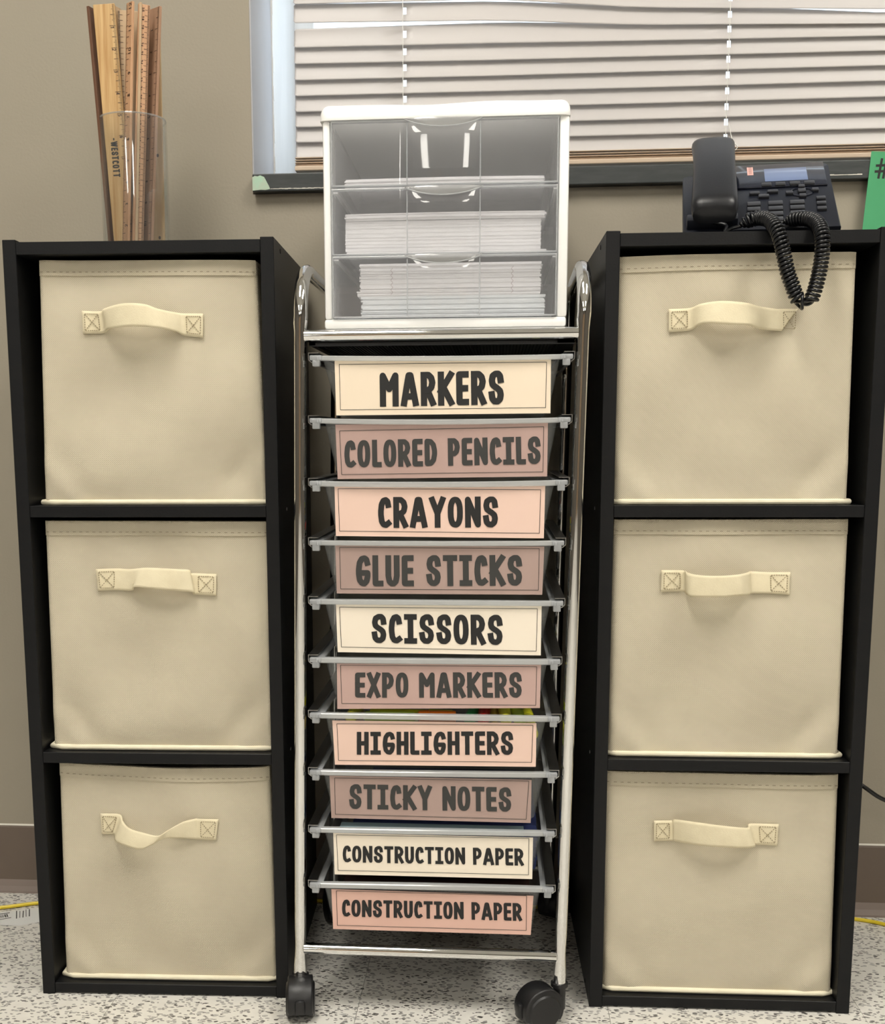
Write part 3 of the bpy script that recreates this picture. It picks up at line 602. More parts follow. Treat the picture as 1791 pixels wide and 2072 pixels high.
    # handle strap
    def E(q):                                  # strap points ride on the bulging cloth
        s_ = (q[0] - BLc[0]) / (BRc[0] - BLc[0]); v_ = (q[1] - floor_z) / ht
        return Vector((q[0], P(s_, v_)[1] - q[2] - .0008, q[1]))
    U = [E(q) for q in up]; Lw = [E(q) for q in lo]
    def sharp(P_, k=5):
        return smooth_path(P_, k)
    U2, L2 = sharp(U), sharp(Lw)
    bm = BM(); rows = []
    for p, q in zip(U2, L2):
        rows.append([bm.verts.new(p.lerp(q, w)) for w in (0, .12, .5, .88, 1)])
    for i in range(len(rows) - 1):
        for k in range(4): bm.faces.new([rows[i][k], rows[i + 1][k], rows[i + 1][k + 1], rows[i][k + 1]])
    for rr in rows:
        rr[1].co.y -= .0005; rr[3].co.y -= .0005
    hd = finish(bm, 'handle', 'strap', t, smooth=True, off=OFF, ang=60)
    sm = hd.modifiers.new('thick', 'SOLIDIFY'); sm.thickness = .0014; sm.offset = 0
    bm = BM()
    def dash(a_, b_, n_):
        for i in range(n_):
            p = a_.lerp(b_, (i + .2) / n_); q = a_.lerp(b_, (i + .75) / n_)
            d = (q - p).normalized(); nn = Vector((-d.z, 0, d.x)) * .00042; o_ = Vector((0, -.0013, 0)); i_ = Vector((0, -.0004, 0))
            A_ = [p - nn + o_, q - nn + o_, q + nn + o_, p + nn + o_]; B_ = [v - o_ + i_ for v in A_]
            va = [bm.verts.new(v) for v in A_]; vb = [bm.verts.new(v) for v in B_]
            bm.faces.new(va)
            for k in range(4): bm.faces.new([va[k], vb[k], vb[(k + 1) % 4], va[(k + 1) % 4]])
    for (a0, a1, b0_, b1) in ((U[0], U[1], Lw[0], Lw[1]), (U[-2], U[-1], Lw[-2], Lw[-1])):
        # a stitched square with its cross
        w_ = .028
        if (a1 - a0).length > .030:
            if a0 is U[0]: a1 = a0 + (a1 - a0).normalized() * w_; b1 = b0_ + (b1 - b0_).normalized() * w_
            else: a0 = a1 - (a1 - a0).normalized() * w_; b0_ = b1 - (b1 - b0_).normalized() * w_
        cx = (a0 + a1 + b0_ + b1) / 4
        q = [cx.lerp(v, .74) for v in (a0, a1, b1, b0_)]
        for v, e_ in zip(q, (a0, a1, b1, b0_)): v.y = cx.y + (e_.y - cx.y) * .74 - .0003
        for i in range(4): dash(q[i], q[(i + 1) % 4], 7)
        dash(q[0], q[2], 9); dash(q[1], q[3], 9)
    stuff(finish(bm, 'stitching', 'thread_light', hd, off=OFF))
    return t
bin_('L1', 'beige fabric bin in the top cube under the rulers, handle arched upward', .6120, 0, 3)
bin_('L2', 'beige fabric bin in the middle cube of the left cabinet, handle bent flat', .3130, 0, 8)
bin_('L3', 'beige fabric bin in the bottom cube of the left cabinet, rim sagging, handle twisted down', .0145, .0045, 5)
bin_('R1', 'beige fabric bin in the top cube under the phone, coiled cord hanging before it', .6120, -.001, 11)
bin_('R2', 'beige fabric bin in the middle cube right of the cart, handle stepped at one end', .3130, 0, 14)
bin_('R3', 'beige fabric bin in the bottom cube of the right cabinet, with grey smudges', .0145, .001, 17)

# ================================================================ ROLLING CART
KX = .0168
def lean(x, z): return x + KX * z
cart = thing('rolling_cart', 'chrome ten-drawer rolling cart standing between the two black cabinets', 'cart', (-.062, -.2, 0))
CO = (-.062, -.2, 0)
YF, YR = -.350, -.058
for sx in (-.2178, .0938):
    bm = BM(); pts = []; rs = []
    for z, r in ((.046, .0082), (.060, .0080), (.078, .0066), (.086, .0063), (.11, .0071), (.40, .0071), (.79, .0071), (.805, .0071), (.815, .0080)): pts.append((lean(sx, z), YF, z)); rs.append(r)
    R_ = .062
    for i in range(0, 13):
        a = PI / 2 * i / 12; pts.append((lean(sx, .86), YF + R_ - R_ * math.cos(a), .823 + (R_ - .006) * math.sin(a))); rs.append(.0080)
    for i in range(0, 13):
        a = PI / 2 * (1 - i / 12); pts.append((lean(sx, .86), YR - R_ + R_ * math.cos(a), .823 + (R_ - .006) * math.sin(a))); rs.append(.0080)
    for z, r in ((.80, .0071), (.40, .0071), (.11, .0071), (.086, .0063), (.078, .0066), (.060, .0080), (.046, .0082)): pts.append((lean(sx, z), YR, z)); rs.append(r)
    tube(bm, pts, rs, 20); finish(bm, 'side_frame', 'chrome', cart, smooth=True, off=CO, ang=60)
def bar(x0, x1, y, z, r=.0066):
    bm = BM(); tube(bm, [(x0, y, z), (x0 + .004, y, z), (x1 - .004, y, z), (x1, y, z)], [r * 1.0, r, r, r * 1.0], 18); finish(bm, 'cross_bar', 'chrome', cart, smooth=True, off=CO, ang=60)
for z in (.8015, .0812):
    for y in (YF, YR): bar(lean(-.2178, z) + .005, lean(.0938, z) - .005, y, z)
for sx in (-.2178, .0938):
    for z in (.8015,):
        bm = BM(); x = lean(sx, z) + (.007 if sx < 0 else -.007); tube(bm, [(x, YF, z), (x, YR, z)], .005, 14); finish(bm, 'side_bar', 'chrome', cart, smooth=True, off=CO)
# black mesh shelf slung between the bars (solid edge, ribbed underside)
bm = BM(); zb = .7925
for i in range(70):
    x = -.188 + i * .00382; box(bm, x, x + .0022, YF + .006, YR - .006, zb, zb + .001)
for j in range(66):
    y = YF + .008 + j * .00415; box(bm, -.188, .080, y, y + .0022, zb + .001, zb + .0018)
stuff(finish(bm, 'mesh_shelf', 'mesh', cart, off=CO))
bm = BM()
box(bm, -.195, .0985, YF + .004, YF + .010, zb - .002, .8015); box(bm, -.195, .0985, YR - .010, YR - .004, zb - .002, .8015)
box(bm, -.195, -.188, YF + .004, YR - .004, zb - .001, .7985); box(bm, .080, .0985, YF + .004, YR - .004, zb - .001, .7985)
box(bm, -.188, .080, YF + .004, YR - .004, zb + .0019, zb + .0030)
finish(bm, 'shelf_edge', 'mesh', cart, off=CO)
# casters
def caster(x, y, rz, so=.019):
    bm = BM(); prof = []
    # hood: rounded shell around the twin wheels, wheel axis along local x
    r = .0262; c = (0, .0)
    pts = [(r * math.cos(a), .0235 + r * math.sin(a)) for a in [math.radians(d) for d in range(-35, 216, 12)]]
    pts = [(p[0], max(.005, p[1])) for p in pts]
    prism(bm, pts, -.0150, .0150, 'x', .002)
    tube(bm, [(0, so, .016), (0, so, .0465)], .0075, 16); box(bm, -.0065, .0065, .004, so, .014, .036, .002)
    hood = finish(bm, 'caster', 'caster', cart, smooth=True, ang=50)
    hood.rotation_euler = (0, 0, rz)
    off = Matrix.Rotation(rz, 3, 'Z') @ Vector((0, so, 0))
    hood.location = Vector((x - off.x, y - off.y, 0)) - Vector(CO)
    for s in (-1, 1):
        bm = BM(); tube(bm, [(s * .0095, 0, .0215), (s * .0152, 0, .0215), (s * .0170, 0, .0215), (s * .0172, 0, .0215)], [.0213, .0213, .0195, .0180], 28)
        w = finish(bm, 'wheel', 'caster', hood, smooth=True, ang=30)
    bm = BM(); tube(bm, [(0, so, .0440), (0, so, .0485)], [.0102, .0102], 18); finish(bm, 'collar', 'caster', hood, smooth=True, ang=40)
    bm = BM(); box(bm, -.006, .006, -.030, -.022, .014, .032, .003); finish(bm, 'brake_tab', 'caster', hood, smooth=True)
caster(lean(-.2178, .04), YF, math.radians(8), .0115)
caster(lean(.0938, .04), YF, math.radians(-63), .027)
caster(lean(-.2178, .04), YR, math.radians(20))
caster(lean(.0938, .04), YR, math.radians(150))

# drawers
LBL = [
 ('top drawer of the cart, cream card reading MARKERS', 'cream', 'ink'),
 ('drawer with a dusty rose card reading COLORED PENCILS', 'rose', 'hazed_ink'),
 ('drawer with a light pink card reading CRAYONS', 'pink', 'ink'),
 ('drawer with a mauve card reading GLUE STICKS', 'mauve', 'hazed_ink'),
 ('drawer with a bright cream card reading SCISSORS', 'cream2', 'ink'),
 ('drawer with a rosy two-word card below the SCISSORS drawer', 'rose2', 'hazed_ink'),
 ('open-topped drawer of bright pens, light pink card reading HIGHLIGHTERS', 'pink', 'ink'),
 ('drawer with a mauve card reading STICKY NOTES', 'mauve', 'hazed_ink'),
 ('drawer with a cream card reading CONSTRUCTION PAPER, blue paper inside', 'cream2', 'ink'),
 ('bottom drawer of the cart, salmon card reading CONSTRUCTION PAPER', 'salmon', 'ink')]
YCARD, YRIM, YBK = -.357, -.362, -.075
rails = []
for di, (name, rim, card, bord, txt, clips, tray) in enumerate(DRAWERS):
    lab, cm, im = LBL[di]
    zl, zm, zr = rim[0][1], rim[1][1], rim[2][1]; th = min(.0062, rim[0][1] - rim[3][1])
    zt = (zl + zr) / 2; xl, xr = clips[0][0], clips[1][0]
    ztray = (tray[2][1] + tray[3][1]) / 2
    root = thing('storage_drawer', 'clear plastic ' + lab, 'drawer', ((xl + xr) / 2, -.2, ztray), 0, 'clear plastic cart drawers')
    OF = ((xl + xr) / 2, -.2, ztray)
    # tray: open tapered box
    tl, tr_, br, bl_ = [Vector((q[0], 0, q[1])) for q in tray]
    bm = BM()
    def ring(a, b, z, y0, y1, r=.008, n=4):
        out = []
        for (cx, cy, a0) in ((b - r, y0 + r, -90), (b - r, y1 - r, 0), (a + r, y1 - r, 90), (a + r, y0 + r, 180)):
            for i in range(n + 1):
                an = math.radians(a0 + 90 * i / n); out.append(bm.verts.new((cx + r * math.cos(an), cy + r * math.sin(an), z)))
        return out
    r1 = ring(tl.x, tr_.x, zt - .001, YCARD + .0012, YBK); r0 = ring(bl_.x + .001, br.x - .001, ztray + .003, YCARD + .0035, YBK - .012)
    r00 = ring(bl_.x + .004, br.x - .004, ztray, YCARD + .0065, YBK - .015)
    for A_, B_ in ((r1, r0), (r0, r00)):
        for i in range(len(r1)): bm.faces.new([A_[i], A_[(i + 1) % len(r1)], B_[(i + 1) % len(r1)], B_[i]])
    bm.faces.new(r00)
    finish(bm, 'tray', 'tray', root, smooth=True, off=OF, ang=50)
    # rim: flanged lip all round, sagging or bowed a little in front
    bm = BM(); n = 14
    for i in range(n):
        s0, s1 = i / n, (i + 1) / n
        def zz(s): return zl * (1 - s) + zr * s + (zm - (zl + zr) / 2) * 4 * s * (1 - s) * 1.0
        def yy(s): return YRIM + .0018 * (2 * s - 1) ** 2
        q = []
        for s in (s0, s1):
            X = xl + .010 + (xr - xl - .020) * s
            q.append([bm.verts.new(v) for v in ((X, YCARD + .004, zz(s)), (X, yy(s) + .001, zz(s)), (X, yy(s), zz(s) - .001), (X, yy(s), zz(s) - th + .001), (X, yy(s) + .0012, zz(s) - th), (X, yy(s) + .002, zz(s) - th), (X, yy(s) + .002, zz(s) - .0015), (X, YCARD + .004, zz(s) - .0015))])
        for k in range(8): bm.faces.new([q[0][k], q[0][(k + 1) % 8], q[1][(k + 1) % 8], q[1][k]])
    finish(bm, 'front_rim', 'rim', root, smooth=True, off=OF, ang=30)
    bm = BM()
    for (xa, xb) in ((xl + .002, tl.x + .001), (tr_.x - .001, xr - .002)): box(bm, xa, xb, YCARD + .004, YBK, zt - .0022, zt - .0004)
    box(bm, tl.x, tr_.x, YBK - .002, YBK + .006, zt - .0022, zt - .0004)
    finish(bm, 'side_flange', 'clip', root, off=OF)
    for sgn, xc in ((1, xl), (-1, xr)):       # corner lug: tongue, hanging tab, knob
        bm = BM()
        X = lambda a: xc + sgn * a
        def bx(a, b, *r, **k): box(bm, min(X(a), X(b)), max(X(a), X(b)), *r, **k)
        z = zl if sgn > 0 else zr
        bx(.0015, .0150, YRIM - .0002, YRIM + .012, z - .0052, z + .0002, bev=.0012)
        bx(.0045, .0128, YRIM + .0002, YRIM + .010, z - .0118, z - .0045, bev=.0010)
        bx(.0095, .0122, YRIM - .0012, YRIM + .002, z - .0052, z - .0008, bev=.0008)
        finish(bm, 'corner_clip', 'clip', root, smooth=True, off=OF)
    # card with its border line and words
    bm = BM(); t_ = .0004; c = [Vector((q[0], YCARD, q[1])) for q in card]
    n = 12; fr_, bk_ = [], []
    for i in range(n + 1):
        s = i / n; tp = c[0].lerp(c[1], s); bt = c[3].lerp(c[2], s)
        fr_.append((bm.verts.new(tp), bm.verts.new(bt))); bk_.append((bm.verts.new(tp + Vector((0, t_, 0))), bm.verts.new(bt + Vector((0, t_, 0)))))
    for i in range(n):
        bm.faces.new([fr_[i][0], fr_[i][1], fr_[i + 1][1], fr_[i + 1][0]]); bm.faces.new([bk_[i][0], bk_[i + 1][0], bk_[i + 1][1], bk_[i][1]])
        for k in (0, 1): bm.faces.new([fr_[i][k], fr_[i + 1][k], bk_[i + 1][k], bk_[i][k]])
    co = finish(bm, 'label_card', cm, root, off=OF)
    bm = BM(); ys = YCARD - .0003; bq = [Vector(q) for q in bord]
    for i in range(4): ribbon(bm, [bq[i], bq[(i + 1) % 4]], .00055, 0, lambda q: (q[0], ys, q[1]))
    finish(bm, 'border_line', im, co, off=OF)
    bm = BM(); lettering(bm, name, txt, ys - .0001, .188); finish(bm, 'lettering', im, co, off=OF)
    rails.append((xl, xr, zl, zr))
for (xl, xr, zl, zr) in rails:                 # the cart's channel runners
    for sgn, xc, z in ((1, xl, zl), (-1, xr, zr)):
        X = lambda a: xc + sgn * a
        y0 = YRIM + .004
        bm = BM(); t_ = .0007; za, zb_ = z + .0032, z - .0078
        P_ = [(X(.011), za), (X(-.0005), za), (X(-.0005), zb_ + .003), (X(.003), zb_), (X(.0065), zb_), (X(.0065), zb_ + t_), (X(.003 + t_), zb_ + t_), (X(-.0005 + t_), zb_ + .0035), (X(-.0005 + t_), za - t_), (X(.011), za - t_)]
        if sgn < 0: P_ = P_[::-1]
        prism(bm, P_, y0, YR - .004, 'y'); finish(bm, 'runner', 'runner', cart, off=CO)

# pens in the highlighter drawer
zr7 = DRAWERS[6][1][1][1]; zt7 = (DRAWERS[6][6][2][1] + DRAWERS[6][6][3][1]) / 2
pm = {k: mat('pen_' + k, c, .35) for k, c in dict(yellow=(.72, .70, .03), lime=(.42, .55, .03), orange=(.85, .20, .01), green=(.02, .30, .06), red=(.55, .02, .01), amber=(.55, .38, .02)).items()}
for k in pm: M['pen_' + k] = pm[k]
pens = [  # x, y, z, heading (deg, 90 = pointing at the back), colour, length factor, words
 (-.152, -.3525, .0005, 88, 'yellow', 1, 'yellow highlighter, ringed end foremost at the left of the pen drawer'),
 (-.136, -.3440, -.0010, 0, 'lime', .50, 'short lime pen lying crosswise left of the orange one'),
 (-.030, -.3420, .0005, 180, 'orange', .38, 'short orange pen lying crosswise in the middle of the pen drawer'),
 (-.132, -.3270, -.0020, 0, 'yellow', .86, 'long yellow highlighter lying crosswise behind the short pens'),
 (-.014, -.3500, -.0005, 84, 'green', 1, 'green highlighter pointing backward right of the orange pen'),
 (.002, -.3525, .0005, 89, 'red', 1, 'red highlighter, ringed end foremost right of centre in the pen drawer'),
 (.028, -.3525, .0005, 92, 'yellow', 1, 'yellow highlighter, ringed end foremost right of the red one'),
 (.044, -.3510, -.0010, 93, 'lime', 1, 'lime highlighter pointing backward near the right wall of the pen drawer'),
 (.015, -.3490, -.0100, 90, 'amber', 1, 'amber highlighter low between the red and the yellow pen ends'),
 (.0585, -.3480, -.0175, 92, 'yellow', 1, 'yellow highlighter lying low against the right wall of the pen drawer'),
 (.0500, -.3485, -.0330, 90, 'lime', 1, 'lime highlighter lowest at the right end of the pen drawer'),
 (-.155, -.3480, -.0220, 90, 'amber', 1, 'amber highlighter low against the left wall of the pen drawer')]
def pen(x, y, z, deg, k, L, words):
    t = thing('highlighter', words, 'highlighter', (x, y, z), math.radians(deg), 'highlighters in the drawer')
    bm = BM(); tube(bm, [(0, 0, 0), (.001, 0, 0), (.045 * L, 0, 0), (.078 * L, 0, 0), (.080 * L, 0, 0)], [.0062, .0070, .0072, .0070, .0066], 16); finish(bm, 'barrel', 'pen_' + k, t, smooth=True)
    bm = BM(); tube(bm, [(-.0012, 0, 0), (.0004, 0, 0)], [.0036, .0036], 14); finish(bm, 'end_plug', 'pen_' + k, t, smooth=True)
    bm = BM(); tube(bm, [(.080 * L, 0, 0), (.081 * L, 0, 0), (.112 * L, 0, 0), (.116 * L, 0, 0), (.118 * L, 0, 0)], [.0070, .0076, .0070, .0055, .003], 16); finish(bm, 'cap', 'pen_' + k, t, smooth=True)
for x, y, dz, deg, k, L, w in pens: pen(x, y, zr7 - .0068 + dz, deg, k, L, w)
# crayons in the crayon drawer (seen through its ends)
zc = (DRAWERS[2][6][2][1] + DRAWERS[2][6][3][1]) / 2
for x, y, z, col, w in ((-.160, -.34, .007, 'red', 'red crayon at the left end of the crayon drawer'), (-.150, -.335, .007, 'red', 'red crayon second from the left in the crayon drawer'), (.062, -.34, .007, 'amber', 'amber crayon at the right end of the crayon drawer'), (.064, -.335, .0165, 'yellow', 'yellow crayon lying on the amber one at the right end')):
    t = thing('crayon', w, 'crayon', (x, y, zc + z), PI / 2, 'crayons in the drawer')
    bm = BM(); tube(bm, [(0, 0, 0), (.068, 0, 0)], .0042, 10); finish(bm, 'wrapper', 'pen_' + col, t, smooth=True)
    bm = BM(); tube(bm, [(.068, 0, 0), (.074, 0, 0), (.082, 0, 0)], [.0038, .0036, .0015], 10); finish(bm, 'tip', 'pen_' + col, t, smooth=True)

# layered stack of sheets as one jagged block
def sheets(name, label, cat, x0, x1, y0, y1, z0, z1, m, layers=26, jit=.0012, group=None, bands=None, bow=0.):
    bm = BM(); rnd = random.Random(hash(label) % 1000 if False else len(label)); prev = None; first = None
    NS = 8
    for k in range(layers + 1):
        z = z0 + (z1 - z0) * k / layers
        for sub in (0, 1):
            if (k == 0 and sub == 0) or (k == layers and sub == 1): continue
            if sub == 1 or prev is None:
                ja, jb, jy = [rnd.uniform(-jit, jit) for _ in range(3)]
                if bands:
                    for (f0, f1, da, db) in bands:
                        if f0 <= k / layers < f1: ja += da; jb += db
            ring_ = []
            xs = [x0 + ja + (x1 + jb - x0 - ja) * i / NS for i in range(NS + 1)]
            for i, x in enumerate(xs): ring_.append(bm.verts.new((x, y0 + jy, z + bow * math.sin(PI * i / NS))))
            for i, x in enumerate(xs[::-1]): ring_.append(bm.verts.new((x, y1, z + bow * math.sin(PI * i / NS))))
            if prev:
                for i in range(len(ring_)): bm.faces.new([prev[i], prev[(i + 1) % len(ring_)], ring_[(i + 1) % len(ring_)], ring_[i]])
            else: bm.faces.new(ring_)
            prev = ring_
    bm.faces.new(prev)
    o = finish(bm, name, m, None, off=((x0 + x1) / 2, (y0 + y1) / 2, z0)); o.location = ((x0 + x1) / 2, (y0 + y1) / 2, z0)
    return tag(o, label, cat, group)
M['blue_paper'] = mat('blue_paper', (.018, .03, .12), .8); M['sky_paper'] = mat('light_blue_paper', (.26, .36, .40), .8); M['dark_paper'] = mat('dark_paper', (.035, .016, .013), .8, 0, .2, (.05, .022, .018), 20.)
D9 = DRAWERS[8]; z9 = (D9[6][2][1] + D9[6][3][1]) / 2; zt9 = min(D9[1][0][1], D9[1][2][1])
sheets('construction_paper', 'dark blue construction paper piled in the second lowest drawer', 'paper', -.152, .0655, -.335, -.10, z9 + .004, zt9 + .0012, 'blue_paper', 14)
sheets('construction_paper', 'narrow light blue paper strip in front of the dark blue paper, second lowest drawer', 'paper', -.166, .050, -.3545, -.337, zt9 - .0060, zt9 + .0006, 'sky_paper', 3, .0003)
D10 = DRAWERS[9]; z10 = (D10[6][2][1] + D10[6][3][1]) / 2; zt10 = min(D10[1][0][1], D10[1][2][1])
sheets('construction_paper', 'dark brown construction paper piled in the bottom drawer', 'paper', -.165, .058, -.34, -.10, z10 + .004, zt10 - .006, 'dark_paper', 14)

# ================================================================ WHITE THREE-DRAWER UNIT ON THE CART
UX0, UX1, UY0, UY1, UZ0, UZ1 = -.1765, .0885, -.349, -.070, .8085, 1.0440
UO = ((UX0 + UX1) / 2, UY0, UZ0)
unit = thing('drawer_unit', 'white three-drawer plastic unit full of paper on top of the cart', 'drawer unit', UO)
bm = BM()   # lid: rounded slab whose front edge dips in the middle
ls = sorted({i / 24 for i in range(25)} | {.0015, .004, .008, .013, .019, .026, .034, .9985, .996, .992, .987, .981, .974, .966}); n = len(ls) - 1; rows = []
def lidprof(s):
    d = .0026 * math.exp(-((s - .42) / .12) ** 2) - .0016 * math.exp(-((s - .70) / .1) ** 2)
    return d
for i in range(n + 1):
    s = ls[i]; x = UX0 - .0025 + (UX1 - UX0 + .004) * s
    e = min(s, 1 - s) * (UX1 - UX0); rr = .010
    zdrop = rr - math.sqrt(max(0, rr * rr - (rr - min(e, rr)) ** 2)); yb = .6 * zdrop
    zt_ = UZ1 - zdrop * .8 - lidprof(s) * .6; zb_ = 1.0275
    rows.append([bm.verts.new(v) for v in ((x, UY1, zb_), (x, UY0 - .003 + yb, zb_), (x, UY0 - .0035 + yb, zb_ + .003), (x, UY0 + yb, zt_ - .003), (x, UY0 + .004 + yb, zt_), (x, UY1 - .004, zt_), (x, UY1, zt_ - .004))])
for i in range(n):
    for k in range(7): bm.faces.new([rows[i][k], rows[i + 1][k], rows[i + 1][(k + 1) % 7], rows[i][(k + 1) % 7]])
bm.faces.new(rows[0]); bm.faces.new(rows[-1][::-1])
finish(bm, 'lid', 'white', unit, smooth=True, off=UO, ang=50)
bm = BM(); box(bm, UX0 - .0005, UX1 + .0005, UY0, UY1, UZ0, .8195, .003); finish(bm, 'base', 'white', unit, smooth=True, off=UO)
for xa, xb in ((UX0, UX0 + .0085), (UX1 - .0100, UX1 + .001)):
    bm = BM(); box(bm, xa, xb, UY0 + .0005, UY0 + .020, .819, 1.0282, .003); finish(bm, 'front_post', 'white', unit, smooth=True, off=UO)
    bm = BM(); box(bm, xa + .001, xb - .001, UY0 + .0195, UY1, .819, 1.0282); finish(bm, 'side_panel', 'white', unit, off=UO)
bm = BM(); box(bm, UX0 + .008, UX1 - .008, UY1 - .003, UY1, .819, 1.0282); finish(bm, 'back_panel', 'uback', unit, off=UO)
for z in (.8858, .9574):
    for xa, xb in ((UX0 + .0075, UX0 + .0135), (UX1 - .0145, UX1 - .009)):
        bm = BM(); box(bm, xa, xb, UY0 + .02, UY1 - .004, z - .001, z + .0008); finish(bm, 'drawer_rail', 'white', unit, off=UO)
for k, (z0, z1) in enumerate(((.9592, 1.0272), (.8872, .9572), (.8205, .8862))):
    xa, xb = UX0 + .0093, UX1 - .0108; yf = UY0 - .0015
    HC, HW = -.0450, .042                      # the bulged middle and its finger scoop
    def ybul(x):
        d = abs(x - HC) / .0395
        return -.0045 * math.cos(min(d, 1) * PI / 2) ** .5 - (.0008 if d < 1 else 0) if d < 1 else 0
    bm = BM(); xs = sorted({xa + (xb - xa) * i / 30 for i in range(31)} | {HC - .0395, HC + .0395, HC - .0388, HC + .0388, HC - .037, HC + .037})
    g = []
    for x in xs:
        g.append([bm.verts.new((x, yf + ybul(x) * (1 if 0 < t < 1 else .8), z0 + (z1 - z0) * t)) for t in (0, .03, .25, .5, .75, .97, 1)])
    for i in range(len(xs) - 1):
        for j in range(6): bm.faces.new([g[i][j], g[i + 1][j], g[i + 1][j + 1], g[i][j + 1]])
    dr = finish(bm, 'drawer', 'udrawer', unit, smooth=True, off=UO, ang=60)
    # box behind the front
    bm = BM(); zb_, zt_ = z0 + .0012, z1 - .006; ia, ib = xa + .004, xb - .004; yb = UY1 - .008; y0 = yf + .006
    v = [bm.verts.new(q) for q in ((ia, y0, zb_), (ib, y0, zb_), (ib, yb, zb_), (ia, yb, zb_), (ia, y0, zt_), (ib, y0, zt_), (ib, yb, zt_), (ia, yb, zt_))]
    for q in ((0, 1, 2, 3), (0, 3, 7, 4), (1, 2, 6, 5), (2, 3, 7, 6)): bm.faces.new([v[i] for i in q])
    finish(bm, 'drawer_box', 'udrawer', dr, off=UO)
    # top lip and side edges
    bm = BM(); box(bm, xa, xb, yf - .0005, yf + .006, z1 - .0022, z1 - .0002, .0005); box(bm, xa, xa + .0012, yf - .0005, yf + .006, z0, z1 - .002); box(bm, xb - .0012, xb, yf - .0005, yf + .006, z0, z1 - .002); box(bm, xa, xb, yf - .0005, yf + .006, z0, z0 + .0014)
    for x in (HC - .0395, HC + .0395): tube(bm, [(x, yf - .0008, z0 + .001), (x, yf - .0008, z1 - .004)], .0007, 6)  # added pale ridges imitate the highlights along the bulge's edges
    finish(bm, 'edge_lip_and_glint', 'lip', dr, off=UO)
    # lens-shaped finger scoop
    bm = BM(); n = 20; rows = []
    for i in range(n + 1):
        s = -1 + 2 * i / n; x = HC + HW * s; dep = .0092 * (1 - s * s) ** .8
        ya = yf - .0062 + .004 * abs(s) ** 3
        rows.append([bm.verts.new(q) for q in ((x, yf + ybul(x), z1 + .0001), (x, ya, z1 + .0002), (x, ya - .0012, z1 - dep * .35), (x, ya + .0002, z1 - dep - .0002), (x, yf + ybul(x) - .0004, z1 - dep - .0008))])
    for i in range(n):
        for j in range(4): bm.faces.new([rows[i][j], rows[i + 1][j], rows[i + 1][j + 1], rows[i][j + 1]])
    finish(bm, 'handle', 'scoop', dr, smooth=True, off=UO, ang=60)
    bm = BM()
    tube(bm, [(HC + HW * s, yf - .0064 + .004 * abs(s) ** 3, z1 - .0092 * (1 - s * s) ** .8 - .0002) for s in [(-1 + 2 * i / 24) for i in range(25)]], .00055, 6)
    finish(bm, 'handle_edge', 'lip', dr, smooth=True, off=UO)
PY0 = UY0 + .016
sheets('paper_stack', 'thin stack of white paper in the top drawer of the white unit', 'paper', -.1545, .0640, PY0, PY0 + .22, .9612, .9702, 'paper', 8, .0012, 'paper in the white unit', bow=.0008)
sheets('paper_stack', 'thick even ream of white paper in the middle drawer of the white unit', 'paper', -.1545, .0608, PY0, PY0 + .22, .8890, .9255, 'paper', 34, .0004, 'paper in the white unit', [(0, .09, .001, .006)])
sheets('paper_stack', 'loose wider sheets lying on the thick ream in the middle drawer', 'paper', -.1535, .0655, PY0 - .003, PY0 + .215, .9257, .9330, 'paper', 6, .0016, 'paper in the white unit', bow=.0006)
sheets('paper_stack', 'greyish lower paper bundle in the bottom drawer of the white unit', 'paper', -.1370, .0655, PY0, PY0 + .2, .8223, .8450, 'paper2', 16, .0014, 'paper in the white unit')
ps = sheets('paper_stack', 'upper stapled paper bundle in the bottom drawer of the white unit', 'paper', -.1385, .0610, PY0 - .001, PY0 + .2, .8452, .8800, 'paper', 26, .0011, 'paper in the white unit', [(0, .13, -.003, .000), (.13, .24, .0, .0), (.85, 1, -.001, .001)])
for mx_ in (-.1030, .0300):                 # zigzag of staple marks down the bundle
    bm = BM(); z = .8465; sgn = 1
    while z < .874:
        ribbon(bm, [(mx_ - .0012 * sgn, z), (mx_ + .0012 * sgn, z + .0026)], .0005, 0, lambda q: (q[0], PY0 - .0024, q[1])); z += .0026; sgn = -sgn
    finish(bm, 'staple_marks', 'mark', ps, off=tuple(ps.location))

# ================================================================ RULERS IN THE CLEAR JAR
JX, JY, JZ, JR = -.4420, -.165, .9122, .0415
jar = thing('clear_jar', 'tall clear plastic cylinder holding wooden rulers on the left cabinet', 'container', (JX, JY, JZ))
bm = BM(); n = 48; H_ = .170
def circ(r, z): return [bm.verts.new((r * math.cos(2 * PI * i / n), r * math.sin(2 * PI * i / n), z)) for i in range(n)]
cs = [circ(JR, 0), circ(JR, H_), circ(JR - .0018, H_), circ(JR - .0018, .003)]
for a, b in zip(cs, cs[1:]):
    for i in range(n): bm.faces.new([a[i], a[(i + 1) % n], b[(i + 1) % n], b[i]])
bm.faces.new(cs[0][::-1]); bm.faces.new(cs[-1]); finish(bm, 'wall', 'acrylic', jar, smooth=True)
bm = BM(); rr = [(JR - .0009) * 1.0] ; tube(bm, [((JR - .0009) * math.cos(2 * PI * i / 48), (JR - .0009) * math.sin(2 * PI * i / 48), H_) for i in range(49)], .0010, 6, cap=False); finish(bm, 'rim', 'acrim', jar, smooth=True)

